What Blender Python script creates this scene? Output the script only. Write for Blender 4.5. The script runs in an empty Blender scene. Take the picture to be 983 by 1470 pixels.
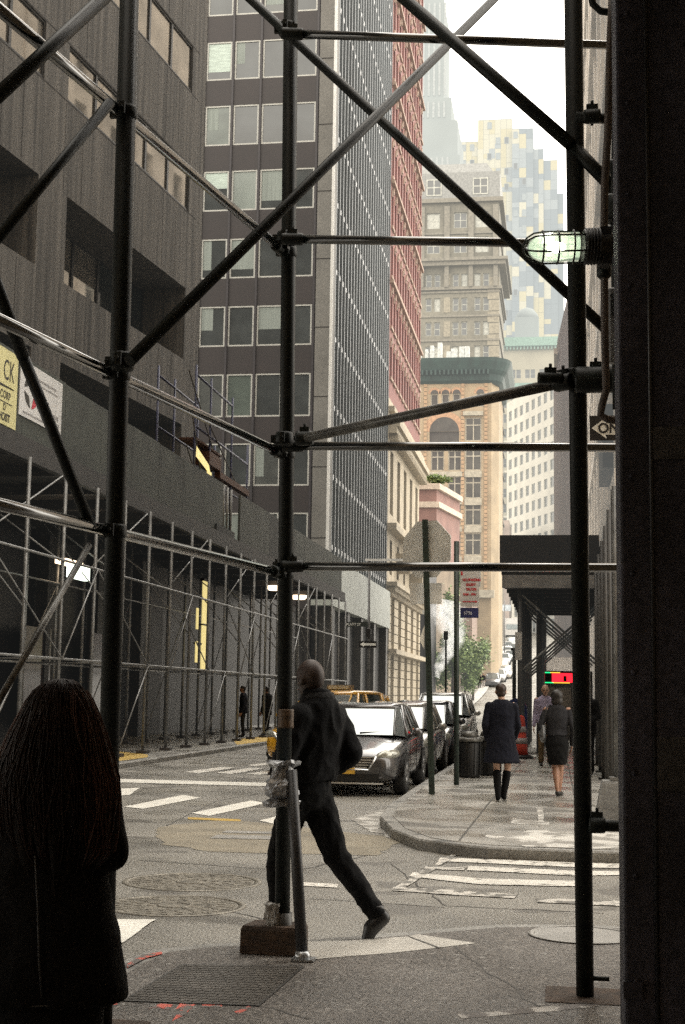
import bpy, bmesh, math, random
from mathutils import Vector, Matrix, noise
random.seed(7)
R = math.radians
scn = bpy.context.scene
COL = scn.collection
# ------------------------------------------------------------------ camera
F, CX, CY, CAM = 2042.0, 491.5, 735.0, Vector((0, 0, 1.62))
YAW, PITCH, ROLL = R(8.7441), R(7.3130), R(0.9)
_f = Vector((-math.sin(YAW)*math.cos(PITCH), math.cos(YAW)*math.cos(PITCH), math.sin(PITCH)))
_r0 = Vector((math.cos(YAW), math.sin(YAW), 0)); _u0 = _r0.cross(_f)
_r = _r0*math.cos(ROLL) + _u0*math.sin(ROLL); _u = -_r0*math.sin(ROLL) + _u0*math.cos(ROLL)
def ray(x, y): return _f + _r*((x-CX)/F) - _u*((y-CY)/F)
def hit(x, y, ax, val):
    d = ray(x, y); return CAM + d*((val-CAM[ax])/d[ax])
def P(x, y, d): return CAM + ray(x, y)*d          # surveyed point at depth d
cam = bpy.data.cameras.new('camera'); camo = bpy.data.objects.new('camera', cam); COL.objects.link(camo)
cam.sensor_fit = 'VERTICAL'; cam.sensor_height = 36; cam.sensor_width = 24; cam.lens = 50.01
cam.clip_start = .05; cam.clip_end = 3000
camo.matrix_world = Matrix(((_r.x, _u.x, -_f.x, CAM.x), (_r.y, _u.y, -_f.y, CAM.y), (_r.z, _u.z, -_f.z, CAM.z), (0, 0, 0, 1)))
scn.camera = camo
# ------------------------------------------------------------------ render settings, world, sun
scn.render.engine = 'CYCLES'
c = scn.cycles
c.use_denoising = False; c.max_bounces = 7; c.diffuse_bounces = 3; c.glossy_bounces = 3; c.transmission_bounces = 4
c.transparent_max_bounces = 8; c.volume_bounces = 1; c.caustics_reflective = False; c.caustics_refractive = False
c.sample_clamp_indirect = 6
scn.view_settings.view_transform = 'Standard'; scn.view_settings.look = 'None'; scn.view_settings.exposure = 0
w = bpy.data.worlds.new('World'); scn.world = w; w.use_nodes = True
nt = w.node_tree; nt.nodes.clear()
sky = nt.nodes.new('ShaderNodeTexSky'); sky.sky_type = 'NISHITA'; sky.sun_disc = False
SUN_EL, SUN_AZ = R(55), R(25)
sky.sun_elevation = SUN_EL; sky.sun_rotation = SUN_AZ; sky.air_density = 1.5; sky.dust_density = 5
hs = nt.nodes.new('ShaderNodeHueSaturation'); hs.inputs['Saturation'].default_value = .25; hs.inputs['Value'].default_value = 1
mx = nt.nodes.new('ShaderNodeMix'); mx.data_type = 'RGBA'; mx.inputs['Factor'].default_value = .7
mx.inputs['B'].default_value = (17.2, 16.0, 14.0, 1)
bg = nt.nodes.new('ShaderNodeBackground'); bg.inputs['Strength'].default_value = .32
out = nt.nodes.new('ShaderNodeOutputWorld')
nt.links.new(sky.outputs[0], hs.inputs['Color']); nt.links.new(hs.outputs[0], mx.inputs['A'])
nt.links.new(mx.outputs['Result'], bg.inputs[0]); nt.links.new(bg.outputs[0], out.inputs[0])
sl = bpy.data.lights.new('sun', 'SUN'); sl.energy = 2.4; sl.angle = R(25); sl.color = (1, .96, .9)
so = bpy.data.objects.new('sun', sl); COL.objects.link(so); so.location = (0, 60, 80)
sd = Vector((math.sin(SUN_AZ)*math.cos(SUN_EL), math.cos(SUN_AZ)*math.cos(SUN_EL), math.sin(SUN_EL)))
so.rotation_euler = sd.to_track_quat('Z', 'Y').to_euler()
# ------------------------------------------------------------------ materials
MATS = {}
def mat(name, col, rough=.7, var=.25, scale=3., stretch=(1, 1, 1), bump=0., metal=0., emit=0., spec=.5, detail=6, fine=0., fscale=60., coat=0., spots=None, obj=False, wet=0.):
    if name in MATS: return MATS[name]
    m = bpy.data.materials.new(name); m.use_nodes = True; n = m.node_tree; b = n.nodes['Principled BSDF']
    b.inputs['Roughness'].default_value = rough; b.inputs['Metallic'].default_value = metal
    b.inputs['Specular IOR Level'].default_value = spec; b.inputs['Coat Weight'].default_value = coat
    b.inputs['Coat Roughness'].default_value = .08
    if obj:
        g = n.nodes.new('ShaderNodeTexCoord'); src = g.outputs['Object']
    else:
        g = n.nodes.new('ShaderNodeNewGeometry'); src = g.outputs['Position']
    mp = n.nodes.new('ShaderNodeMapping'); mp.inputs['Scale'].default_value = stretch
    n.links.new(src, mp.inputs[0])
    t = n.nodes.new('ShaderNodeTexNoise'); t.inputs['Scale'].default_value = scale; t.inputs['Detail'].default_value = detail
    n.links.new(mp.outputs[0], t.inputs['Vector'])
    r = n.nodes.new('ShaderNodeMapRange'); r.inputs[1].default_value = .3; r.inputs[2].default_value = .7
    r.inputs[3].default_value = 1-var; r.inputs[4].default_value = 1+var
    n.links.new(t.outputs[0], r.inputs[0])
    val = r.outputs[0]; hsrc = t.outputs[0]
    if fine:
        t2 = n.nodes.new('ShaderNodeTexNoise'); t2.inputs['Scale'].default_value = fscale; t2.inputs['Detail'].default_value = 3
        n.links.new(src, t2.inputs['Vector'])
        r2 = n.nodes.new('ShaderNodeMapRange'); r2.inputs[1].default_value = .3; r2.inputs[2].default_value = .7
        r2.inputs[3].default_value = 1-fine; r2.inputs[4].default_value = 1+fine
        n.links.new(t2.outputs[0], r2.inputs[0])
        mu = n.nodes.new('ShaderNodeMath'); mu.operation = 'MULTIPLY'; n.links.new(val, mu.inputs[0]); n.links.new(r2.outputs[0], mu.inputs[1])
        val = mu.outputs[0]; hsrc = t2.outputs[0]
    vm = n.nodes.new('ShaderNodeVectorMath'); vm.operation = 'SCALE'; vm.inputs[0].default_value = col[:3]
    n.links.new(val, vm.inputs['Scale']); last = vm.outputs[0]
    if spots:   # (colour, scale, threshold): worn flecks
        t3 = n.nodes.new('ShaderNodeTexNoise'); t3.inputs['Scale'].default_value = spots[1]; t3.inputs['Detail'].default_value = 5
        n.links.new(mp.outputs[0], t3.inputs['Vector'])
        r3 = n.nodes.new('ShaderNodeMapRange'); r3.inputs[1].default_value = spots[2]; r3.inputs[2].default_value = spots[2]+.05
        n.links.new(t3.outputs[0], r3.inputs[0])
        m3 = n.nodes.new('ShaderNodeMix'); m3.data_type = 'RGBA'; m3.inputs['B'].default_value = (*spots[0], 1)
        n.links.new(r3.outputs[0], m3.inputs['Factor']); n.links.new(last, m3.inputs['A']); last = m3.outputs['Result']
    n.links.new(last, b.inputs['Base Color'])
    if wet:
        tw = n.nodes.new('ShaderNodeTexNoise'); tw.inputs['Scale'].default_value = .8; tw.inputs['Detail'].default_value = 5; n.links.new(src, tw.inputs['Vector'])
        rw = n.nodes.new('ShaderNodeMapRange'); rw.inputs[1].default_value = .42; rw.inputs[2].default_value = .6; rw.inputs[3].default_value = wet; rw.inputs[4].default_value = rough
        n.links.new(tw.outputs[0], rw.inputs[0]); n.links.new(rw.outputs[0], b.inputs['Roughness'])
    if bump:
        bm_ = n.nodes.new('ShaderNodeBump'); bm_.inputs['Strength'].default_value = bump; bm_.inputs['Distance'].default_value = .02
        n.links.new(hsrc, bm_.inputs['Height']); n.links.new(bm_.outputs[0], b.inputs['Normal'])
    if emit:
        b.inputs['Emission Color'].default_value = (*col[:3], 1); b.inputs['Emission Strength'].default_value = emit
    MATS[name] = m; return m
def brick(name, c1, c2, mortar, bw, bh, rough=.8, msize=.02, var=.1):
    if name in MATS: return MATS[name]
    m = mat(name, c1, rough); n = m.node_tree; b = n.nodes['Principled BSDF']
    g = n.nodes.new('ShaderNodeNewGeometry'); sp = n.nodes.new('ShaderNodeSeparateXYZ'); n.links.new(g.outputs['Position'], sp.inputs[0])
    ad = n.nodes.new('ShaderNodeMath'); ad.operation = 'ADD'; n.links.new(sp.outputs[0], ad.inputs[0]); n.links.new(sp.outputs[1], ad.inputs[1])
    cb = n.nodes.new('ShaderNodeCombineXYZ'); n.links.new(ad.outputs[0], cb.inputs[0]); n.links.new(sp.outputs[2], cb.inputs[1])
    t = n.nodes.new('ShaderNodeTexBrick'); t.inputs['Scale'].default_value = 1; t.inputs['Brick Width'].default_value = bw; t.inputs['Row Height'].default_value = bh
    t.inputs['Mortar Size'].default_value = msize; t.inputs['Color1'].default_value = (*c1, 1); t.inputs['Color2'].default_value = (*c2, 1); t.inputs['Mortar'].default_value = (*mortar, 1)
    n.links.new(cb.outputs[0], t.inputs['Vector'])
    nz = n.nodes.new('ShaderNodeTexNoise'); nz.inputs['Scale'].default_value = .5; nz.inputs['Detail'].default_value = 6; n.links.new(g.outputs['Position'], nz.inputs['Vector'])
    mr = n.nodes.new('ShaderNodeMapRange'); mr.inputs[1].default_value = .3; mr.inputs[2].default_value = .7; mr.inputs[3].default_value = 1-var*2; mr.inputs[4].default_value = 1+var*2
    n.links.new(nz.outputs[0], mr.inputs[0])
    vm = n.nodes.new('ShaderNodeVectorMath'); vm.operation = 'SCALE'; n.links.new(t.outputs['Color'], vm.inputs[0]); n.links.new(mr.outputs[0], vm.inputs['Scale'])
    n.links.new(vm.outputs[0], b.inputs['Base Color'])
    return m
def glass(name, col=(.02, .024, .024), rough=.06, spec=.8, metal=0.): return mat(name, col, rough, .3, .8, spec=spec, metal=metal, detail=2)
def emis(name, col, s):
    if name in MATS: return MATS[name]
    m = bpy.data.materials.new(name); m.use_nodes = True; b = m.node_tree.nodes['Principled BSDF']
    b.inputs['Base Color'].default_value = (*col, 1); b.inputs['Emission Color'].default_value = (*col, 1); b.inputs['Emission Strength'].default_value = s
    MATS[name] = m; return m
STEEL = mat('dark_green_painted_steel', (.007, .0098, .0086), .5, .4, 6, (1, 1, .3), spec=.28, fine=.4, fscale=40)
RAILM = mat('glossy_dark_pipe', (.005, .007, .006), .16, .3, 6, spec=1., fine=.3, fscale=40, coat=1.)
STEEL2 = mat('bare_galvanised_steel', (.11, .108, .1), .4, .5, 9, metal=.3, fine=.3, fscale=30)
GALV = mat('shed_grey_tube', (.2, .2, .195), .42, .4, 4, metal=.4)
BLACK = mat('black_paint', (.007, .007, .007), .5, .4, 8)
RUBBER = mat('rubber', (.015, .015, .015), .8)
ASPHALT = mat('asphalt', (.188, .179, .158), .55, .35, .55, bump=.5, fine=.75, fscale=55, spots=((.11, .103, .09), 1.1, .57), spec=.5, wet=.3)
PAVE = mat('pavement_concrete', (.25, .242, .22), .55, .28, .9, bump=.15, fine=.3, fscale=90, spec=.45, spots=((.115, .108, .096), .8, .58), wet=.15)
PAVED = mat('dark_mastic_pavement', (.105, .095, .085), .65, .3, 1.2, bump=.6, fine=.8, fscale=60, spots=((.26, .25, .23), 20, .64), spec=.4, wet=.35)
KERB = mat('granite_kerb', (.22, .215, .2), .6, .3, 3, fine=.35, fscale=40, spots=((.08, .08, .075), 2, .62))
PAINT = mat('worn_white_road_paint', (.62, .6, .55), .6, .15, 3, fine=.15, spots=((.15, .142, .125), 9, .58))
PAINTN = mat('white_road_paint', (.68, .665, .61), .6, .12, 3, fine=.12, spots=((.2, .19, .17), 14, .68))
PAINTO = mat('very_worn_road_paint', (.5, .48, .44), .6, .15, 3, fine=.2, spots=((.13, .124, .11), 7, .5))
TANROAD = mat('tan_road_patch', (.215, .19, .142), .65, .3, 1.3, fine=.45, fscale=60, bump=.2)
IRON = mat('cast_iron', (.085, .08, .072), .45, .4, 8, metal=.5, bump=.4, fine=.3, fscale=50)
CONC = mat('board_marked_concrete', (.09, .084, .076), .85, .6, 1.6, (3, 3, .12), bump=.2, fine=.25, fscale=16)
DGLASS = glass('dark_window_glass')
RGLASS = glass('reflecting_window_glass', (.3, .275, .24), .03, 1.0, .7)
# ------------------------------------------------------------------ mesh builder
class MB:
    def __init__(s): s.v = []; s.f = []; s.m = []; s.c = 0; s.sm = []
    def add(s, vs, fs, smooth=False):
        o = len(s.v); s.v += [tuple(p) for p in vs]; s.f += [tuple(i+o for i in q) for q in fs]; s.m += [s.c]*len(fs); s.sm += [smooth]*len(fs); return s
    def box(s, x0, x1, y0, y1, z0, z1, M=None):
        vs = [Vector(p) for p in ((x0,y0,z0),(x1,y0,z0),(x1,y1,z0),(x0,y1,z0),(x0,y0,z1),(x1,y0,z1),(x1,y1,z1),(x0,y1,z1))]
        if M: vs = [M @ p for p in vs]
        return s.add(vs, [(0,3,2,1),(4,5,6,7),(0,1,5,4),(1,2,6,5),(2,3,7,6),(3,0,4,7)])
    def quad(s, *p): return s.add(p, [tuple(range(len(p)))])
    def rings(s, rings, cap=True, smooth=True):
        k = len(rings[0]); vs = [p for r in rings for p in r]; fs = []
        for i in range(len(rings)-1):
            for j in range(k): fs.append((i*k+j, i*k+(j+1) % k, (i+1)*k+(j+1) % k, (i+1)*k+j))
        s.add(vs, fs, smooth)
        if cap:
            o = len(s.v)-len(vs)
            s.f += [tuple(o+j for j in reversed(range(k))), tuple(o+(len(rings)-1)*k+j for j in range(k))]; s.m += [s.c]*2; s.sm += [False]*2
        return s
    def path(s, pts, r, n=10, cap=True):
        pts = [Vector(p) for p in pts]; rs = r if isinstance(r, (list, tuple)) else [r]*len(pts)
        rg = []; up = None
        for i, p in enumerate(pts):
            t = (pts[min(i+1, len(pts)-1)] - pts[max(i-1, 0)]).normalized()
            if up is None: up = Vector((0, 0, 1)) if abs(t.z) < .9 else Vector((1, 0, 0))
            a = t.cross(up).normalized(); b = a.cross(t).normalized(); up = b
            rg.append([p + (a*math.cos(2*math.pi*j/n) + b*math.sin(2*math.pi*j/n))*rs[i] for j in range(n)])
        return s.rings(rg, cap)
    def tube(s, a, b, r, n=10, r1=None): return s.path([a, b], [r, r if r1 is None else r1], n)
    def lathe(s, prof, o=(0, 0, 0), n=16, M=None, smooth=True):
        rg = []
        for r, z in prof:
            q = [Vector((r*math.cos(2*math.pi*j/n), r*math.sin(2*math.pi*j/n), z)) for j in range(n)]
            if M: q = [M @ p for p in q]
            rg.append([p + Vector(o) for p in q])
        return s.rings(rg, True, smooth)
    def prism(s, poly, z0, z1):
        k = len(poly); vs = [(x, y, z0) for x, y in poly] + [(x, y, z1) for x, y in poly]
        fs = [tuple(reversed(range(k))), tuple(range(k, 2*k))] + [(i, (i+1) % k, (i+1) % k+k, i+k) for i in range(k)]
        return s.add(vs, fs)
    def ball(s, c, rx, ry=None, rz=None, M=None, n=12, h=8):
        ry = ry or rx; rz = rz or rx; rg = []
        for i in range(h+1):
            a = math.pi*(i/h) if 0 < i < h else (0.02 if i == 0 else math.pi-.02)
            q = [Vector((rx*math.sin(a)*math.cos(2*math.pi*j/n), ry*math.sin(a)*math.sin(2*math.pi*j/n), -rz*math.cos(a))) for j in range(n)]
            if M: q = [M @ p for p in q]
            rg.append([p + Vector(c) for p in q])
        return s.rings(rg)
    def build(s, name, m, parent=None, world=True, fix=False):
        me = bpy.data.meshes.new(name); off = Vector((0, 0, 0)); q = parent
        while world and q is not None: off += q.location; q = q.parent
        me.from_pydata([Vector(p)-off for p in s.v], [], s.f)
        for x in (m if isinstance(m, (list, tuple)) else [m]): me.materials.append(x)
        me.polygons.foreach_set('material_index', s.m); me.polygons.foreach_set('use_smooth', s.sm); me.update()
        if fix:
            b = bmesh.new(); b.from_mesh(me); bmesh.ops.recalc_face_normals(b, faces=b.faces); b.to_mesh(me); b.free()
        o = bpy.data.objects.new(name, me); COL.objects.link(o)
        if parent: o.parent = parent
        return o
def tag(o, label=None, cat=None, group=None, kind=None):
    for k, v in (('label', label), ('category', cat), ('group', group), ('kind', kind)):
        if v: o[k] = v
    return o
def thing(name, label, cat, loc=(0, 0, 0), group=None, kind=None):
    o = bpy.data.objects.new(name, None); COL.objects.link(o); o.location = loc; o.empty_display_size = .2
    return tag(o, label, cat, group, kind)
def copy_tree(o, parent=None):
    k = o.copy(); COL.objects.link(k); k.parent = parent
    for ch in [x for x in bpy.data.objects if x.parent == o]: copy_tree(ch, k)
    return k
def text(parent, s, p, h, U, m, name='lettering', up=(0, 0, 1), world=True, align='LEFT', squash=1., bold=0):
    cu = bpy.data.curves.new('lettering', 'FONT'); cu.body = s; cu.size = h*1.4; cu.align_x = align; cu.extrude = .001; cu.offset = bold
    t = bpy.data.objects.new('lettering', cu); COL.objects.link(t)
    bpy.context.view_layer.update()
    me = bpy.data.meshes.new_from_object(t.evaluated_get(bpy.context.evaluated_depsgraph_get()))
    bpy.data.objects.remove(t); bpy.data.curves.remove(cu)
    U = Vector(U).normalized(); V = Vector(up); N = U.cross(V)
    Mx = Matrix(((U.x*squash, V.x, N.x, 0), (U.y*squash, V.y, N.y, 0), (U.z*squash, V.z, N.z, 0), (0, 0, 0, 1)))
    me.transform(Mx); me.materials.clear(); me.materials.append(m)
    o = bpy.data.objects.new(name, me); COL.objects.link(o)
    off = Vector((0, 0, 0)); q = parent
    while world and q is not None: off += q.location; q = q.parent
    o.parent = parent; o.location = Vector(p)-off
    return o
# ------------------------------------------------------------------ terrain
def gz(y):
    if y < 110: return 0.
    if y < 170: return .000867*(y-110)**2
    return 3.12+.104*(min(y, 360)-170)
def hitg(x, y):                                      # where a sight line meets the street surface uphill
    d = ray(x, y); t = 100.
    while t < 400:
        p = CAM + d*t
        if p.z <= gz(p.y): return p
        t += .25
    return CAM + d*400
mb = MB(); ys = [-80, 0, 40, 110] + [115+5*k for k in range(12)] + [200, 250, 360, 1500]
for a, b in zip(ys, ys[1:]): mb.quad((-600, a, gz(a)-.03), (600, a, gz(a)-.03), (600, b, gz(b)-.03), (-600, b, gz(b)-.03))
tag(mb.build('ground', ASPHALT), kind='structure')
mb = MB(); NX, NY = 24, 60      # crowned and slightly uneven carriageway
mb = MB()
ys2 = [-20, 0, 20, 60, 110] + [115+5*k for k in range(12)] + [200, 250, 300, 360]
ys2 = sorted(set(ys2)); xs = [-14, -9.14, -8, -6.5, -5, -3.5, -2.4, -1, .5, 2, 4, 8, 30]
def rz(x, y): return gz(y)
vs = [(x, y, rz(x, y)) for y in ys2 for x in xs]; k = len(xs)
fs = [(i*k+j, i*k+j+1, (i+1)*k+j+1, (i+1)*k+j) for i in range(len(ys2)-1) for j in range(k-1)]
mb.add(vs, fs, True); tag(mb.build('road', ASPHALT), kind='structure')
# pavements and kerbs
near = [(-2.455, -20), (-2.455, 7.9), (-2.40, 8.35), (-2.1, 8.65), (-1.55, 8.92), (-.91, 9.43), (-.48, 9.78), (-.1, 9.9), (.37, 9.95), (12, 10.1), (12, -20)]
far = [(-2.4, 52), (-2.4, 24), (-2.36, 20), (-2.25, 18.1), (-1.9, 16.4), (-1.5, 15.35), (-1.1, 14.95), (-.72, 14.72), (.1, 14.66), (12, 14.6), (12, 52)]
left = [(-9.13, -20), (-30, -20), (-30, 52), (-9.13, 52)]
def inset(poly, d):
    n = len(poly); res = []; ar = sum(poly[i][0]*poly[(i+1) % n][1]-poly[(i+1) % n][0]*poly[i][1] for i in range(n)); sg = 1 if ar > 0 else -1
    for i in range(n):
        a, b, c_ = Vector(poly[i-1]), Vector(poly[i]), Vector(poly[(i+1) % n])
        e1 = (b-a).normalized(); e2 = (c_-b).normalized(); n1 = Vector((-e1.y, e1.x))*sg; n2 = Vector((-e2.y, e2.x))*sg
        m = (n1+n2).normalized(); res.append(tuple(b + m*(d/max(.4, m.dot(n1)))))
    return res
def ccw(p):
    ar = sum(p[i][0]*p[(i+1) % len(p)][1]-p[(i+1) % len(p)][0]*p[i][1] for i in range(len(p))); return p if ar > 0 else p[::-1]
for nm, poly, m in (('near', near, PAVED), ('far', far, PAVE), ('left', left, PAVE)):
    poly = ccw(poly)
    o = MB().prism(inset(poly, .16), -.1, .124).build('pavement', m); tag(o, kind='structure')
    kb = MB(); ins = inset(poly, .158); ch = inset(poly, .015); n = len(poly)
    for i in range(n):
        j = (i+1) % n
        kb.quad((*poly[i], -.05), (*poly[j], -.05), (*poly[j], .1), (*poly[i], .1))
        kb.quad((*poly[i], .1), (*poly[j], .1), (*ch[j], .117), (*ch[i], .117))
        kb.quad((*ch[i], .117), (*ch[j], .117), (*ins[j], .119), (*ins[i], .119))
    tag(kb.build('kerb', KERB), kind='structure')
# sloping pavements uphill
mb = MB(); yy = [52, 110] + [115+5*k for k in range(12)] + [200, 250, 360]
for x0, x1, nm in ((-30, -9.13, 0), (-2.4, 12, 1)):
    for a, b in zip(yy, yy[1:]):
        mb.quad((x0, a, gz(a)+.12), (x1, a, gz(a)+.12), (x1, b, gz(b)+.12), (x0, b, gz(b)+.12))
    xe = x1 if nm == 0 else x0
    for a, b in zip(yy, yy[1:]): mb.quad((xe, a, gz(a)-.05), (xe, b, gz(b)-.05), (xe, b, gz(b)+.12), (xe, a, gz(a)+.12))
tag(mb.build('pavement', PAVE), kind='structure')
mb = MB()   # the pale triangular plaza uphill
for a, b, xa0, xa1, xb0, xb1 in ((135, 140, -12.5, -8.4, -12.5, -8.3), (140, 145, -12.5, -8.3, -12.5, -8.25), (145, 150, -12.5, -8.25, -12.5, -8.2), (150, 155, -12.5, -8.2, -12.5, -8.15), (155, 160, -12.5, -8.15, -12.5, -8.1), (160, 165, -12.5, -8.1, -12.5, -8.1), (165, 170, -12.5, -8.1, -12.5, -8.2), (170, 200, -12.5, -8.2, -12.5, -8.8), (200, 250, -12.5, -8.8, -12, -9.3)):
    mb.quad((xa0, a, gz(a)+.11), (xa1, a, gz(a)+.11), (xb1, b, gz(b)+.11), (xb0, b, gz(b)+.11))
tag(mb.build('plaza', mat('plaza_concrete', (.33, .32, .3), .8)), kind='structure')
# pavement joints and stains on the far corner
mb = MB()
for x0, y0, x1, y1 in ((-1.05, 15.2, -.9, 34), (-2.2, 19.3, .9, 19.6), (-2.2, 22.4, .9, 22.6), (-2.2, 25.6, .9, 25.8), (-2.2, 29, .9, 29.2), (.25, 14.9, .15, 36)):
    d = Vector((x1-x0, y1-y0)).normalized()*.012; n_ = Vector((-d.y, d.x))
    mb.quad((x0+n_.x, y0+n_.y, .1248), (x0-n_.x, y0-n_.y, .1248), (x1-n_.x, y1-n_.y, .1248), (x1+n_.x, y1+n_.y, .1248))
tag(mb.build('pavement_joints', mat('joint_dark', (.07, .068, .062), .8)), kind='structure')
def ground_poly(name, px, z, m, kind='structure', world_pts=None):
    pts = world_pts or [hit(x, y, 2, z) for x, y in px]
    mbb = MB(); mbb.quad(*[(p[0], p[1], z) for p in pts])
    o = mbb.build(name, m, fix=True)
    if o.data.polygons[0].normal.z < 0: o.data.flip_normals()
    return tag(o, kind=kind)
ZR = .0075
WORN = mat('salt_white_stain', (.5, .49, .46), .7, .2, 2, spots=((.25, .24, .22), 3.2, .47))
def rag(pts, z, name, m, n=5, amp=.03):    # polygon with ragged edges
    res = []
    P2 = [Vector((p[0], p[1])) for p in pts]
    for i, a in enumerate(P2):
        b = P2[(i+1) % len(P2)]; L = (b-a).length; kk = max(1, int(L/.18))
        for t in range(kk):
            q = a.lerp(b, t/kk); s_ = noise.noise(Vector((q.x*4, q.y*4, 1.7)))*amp; d = (b-a).normalized()
            res.append((q.x - d.y*s_, q.y + d.x*s_))
    return ground_poly(name, None, z, m, world_pts=res)
for px, m in (([(168, 1132), (200, 1131), (186, 1141), (150, 1143)], PAINTN), ([(178, 1158), (262, 1141), (288, 1145), (205, 1161)], PAINTN),
              ([(275, 1167), (360, 1149), (382, 1153), (300, 1171)], PAINTN), ([(372, 1178), (450, 1158), (480, 1162), (400, 1184)], PAINTN),
              ([(172, 1118), (400, 1124), (400, 1129), (172, 1123)], PAINTN), ([(400, 1124), (560, 1130), (560, 1134), (400, 1129)], PAINT),
              ([(262, 1108), (318, 1101), (338, 1102), (285, 1110)], PAINT), ([(310, 1109), (360, 1102), (380, 1103), (332, 1111)], PAINT),
              ([(350, 1111), (395, 1105), (395, 1109), (372, 1112)], PAINT), ([(352, 1098), (392, 1094), (392, 1097), (365, 1100)], PAINT),
              ([(150, 1320), (223, 1320), (176, 1353), (120, 1358)], PAINTN),
              ([(430, 1266), (484, 1269), (484, 1274), (430, 1271)], PAINT),
              ([(655, 1222), (830, 1222), (905, 1224), (905, 1229), (830, 1227), (650, 1226)], PAINT),
              ([(632, 1231), (830, 1238), (905, 1240), (905, 1246), (830, 1245), (628, 1236)], PAINT),
              ([(612, 1242), (670, 1244), (665, 1249), (608, 1247)], PAINTO), ([(672, 1243), (830, 1250), (905, 1250), (905, 1256), (830, 1257), (670, 1249)], PAINT),
              ([(592, 1252), (690, 1261), (830, 1264), (830, 1272), (690, 1269), (588, 1258)], PAINT),
              ([(565, 1273), (680, 1279), (740, 1284), (738, 1289), (680, 1286), (560, 1278)], PAINTO),
              ([(770, 1289), (905, 1294), (905, 1301), (770, 1295)], PAINTO),
              ([(563, 1276), (668, 1214), (676, 1216), (575, 1278)], PAINTO)):
    rag([hit(x, y, 2, ZR) for x, y in px], ZR + (.002 if px[0] in ((563, 1276), (150, 1320)) else 0), 'road_marking', m, amp=.018 if m is PAINTN else .035)
rag([hit(x, y, 2, .0035) for x, y in [(225, 1187), (330, 1176), (580, 1203), (540, 1228), (300, 1222), (230, 1212)]], .0035, 'road_patch', TANROAD, amp=.1)
rag([hit(x, y, 2, .0055) for x, y in [(270, 1173), (345, 1176), (345, 1179), (270, 1176)]], .0055, 'road_patch', mat('yellow_kerb_paint', (.45, .3, .06), .7), amp=.02)
rag([hit(x, y, 2, .0055) for x, y in [(505, 1178), (545, 1160), (560, 1165), (548, 1190), (600, 1205), (560, 1204)]], .0055, 'road_stain', WORN, amp=.12)
rag([hit(x, y, 2, .1255) for x, y in [(690, 1200), (760, 1192), (905, 1192), (905, 1216), (830, 1218), (760, 1215)]], .1255, 'pavement_stain', WORN, amp=.15)
rag([hit(x, y, 2, .1255) for x, y in [(770, 1158), (779, 1158), (783, 1195), (774, 1198)]], .1261, 'pavement_stain', WORN, amp=.03)
rag([hit(x, y, 2, .1255) for x, y in [(735, 1175), (790, 1180), (790, 1186), (735, 1182)]], .1267, 'pavement_stain', WORN, amp=.06)
CRK = mat('crack_tar', (.05, .047, .042), .7)
def crack(px, z, wdt):
    pts = [hit(x, y, 2, z) for x, y in px]; out_ = []
    for a, b in zip(pts, pts[1:]):
        k = max(2, int((b-a).length/.12)); out_ += [a.lerp(b, i/k)+Vector((noise.noise(a.lerp(b, i/k)*5)*.05, noise.noise(a.lerp(b, i/k)*5+Vector((9, 2, 0)))*.05, 0)) for i in range(k)]
    mbk = MB()
    for a, b in zip(out_, out_[1:]):
        d = (b-a).normalized(); n_ = Vector((-d.y, d.x, 0))*wdt*(1+.6*noise.noise(a*6)); mbk.quad(a-n_, b-n_, b+n_, a+n_)
    o = mbk.build('road_crack', CRK)
    if o.data.polygons[0].normal.z < 0: o.data.flip_normals()
    return tag(o, kind='structure')
for px in ([(560, 1240), (640, 1300), (890, 1312)], [(200, 1235), (420, 1250), (560, 1222)], [(180, 1290), (340, 1310), (372, 1318), (380, 1345)], [(470, 1195), (560, 1200), (640, 1222)], [(445, 1290), (540, 1296), (660, 1304)], [(230, 1190), (310, 1150), (390, 1136)]): crack(px, .0025, .008)
for px in ([(200, 1440), (370, 1442), (470, 1470)], [(640, 1350), (760, 1440), (800, 1468)]): crack(px, .1252, .006)
# wheelchair ramp slab and red survey marks on the near corner
TACT = mat('pale_ramp_slab', (.42, .4, .36), .65, .18, 2, fine=.25, fscale=50)
rag([hit(x, y, 2, .1265) for x, y in [(420, 1352), (500, 1350), (585, 1344), (600, 1341), (685, 1354), (560, 1368), (470, 1375), (420, 1380)]], .1265, 'ramp_slab', TACT, amp=.008)
ground_poly('slab_joint', [(585, 1344), (588, 1344), (632, 1360), (629, 1361)], .1285, mat('joint_dark', (0, 0, 0)))
REDM = mat('red_spray_paint', (.5, .1, .07), .7, .2, 5, spots=((.12, .108, .1), 14, .5))
for px in ([(184, 1384), (205, 1371), (232, 1366), (232, 1369), (208, 1375), (186, 1389)], [(210, 1448), (230, 1441), (246, 1442), (240, 1450), (228, 1446)],
           [(250, 1449), (262, 1437), (284, 1436), (268, 1456), (244, 1466), (262, 1444)], [(290, 1441), (318, 1441), (318, 1446), (290, 1446)],
           [(152, 1440), (165, 1437), (166, 1441), (152, 1445)], [(335, 1452), (356, 1444), (360, 1446), (340, 1456)]):
    rag([hit(x, y, 2, .1255) for x, y in px], .1255, 'survey_mark', REDM, amp=.02)
rag([hit(x, y, 2, .1255) for x, y in [(655, 1456), (800, 1444), (895, 1434), (895, 1440), (800, 1451), (660, 1462)]], .1255, 'pavement_stain', mat('pale_crack_fill', (.4, .38, .35), .7, .3, 4, spots=((.12, .108, .1), 6, .5)), amp=.03)
rag([hit(x, y, 2, .1255) for x, y in [(165, 1078), (212, 1083), (212, 1087), (165, 1093)]], .1255, 'kerb_paint', mat('yellow_kerb_paint', (0, 0, 0)), amp=.03)
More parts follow.
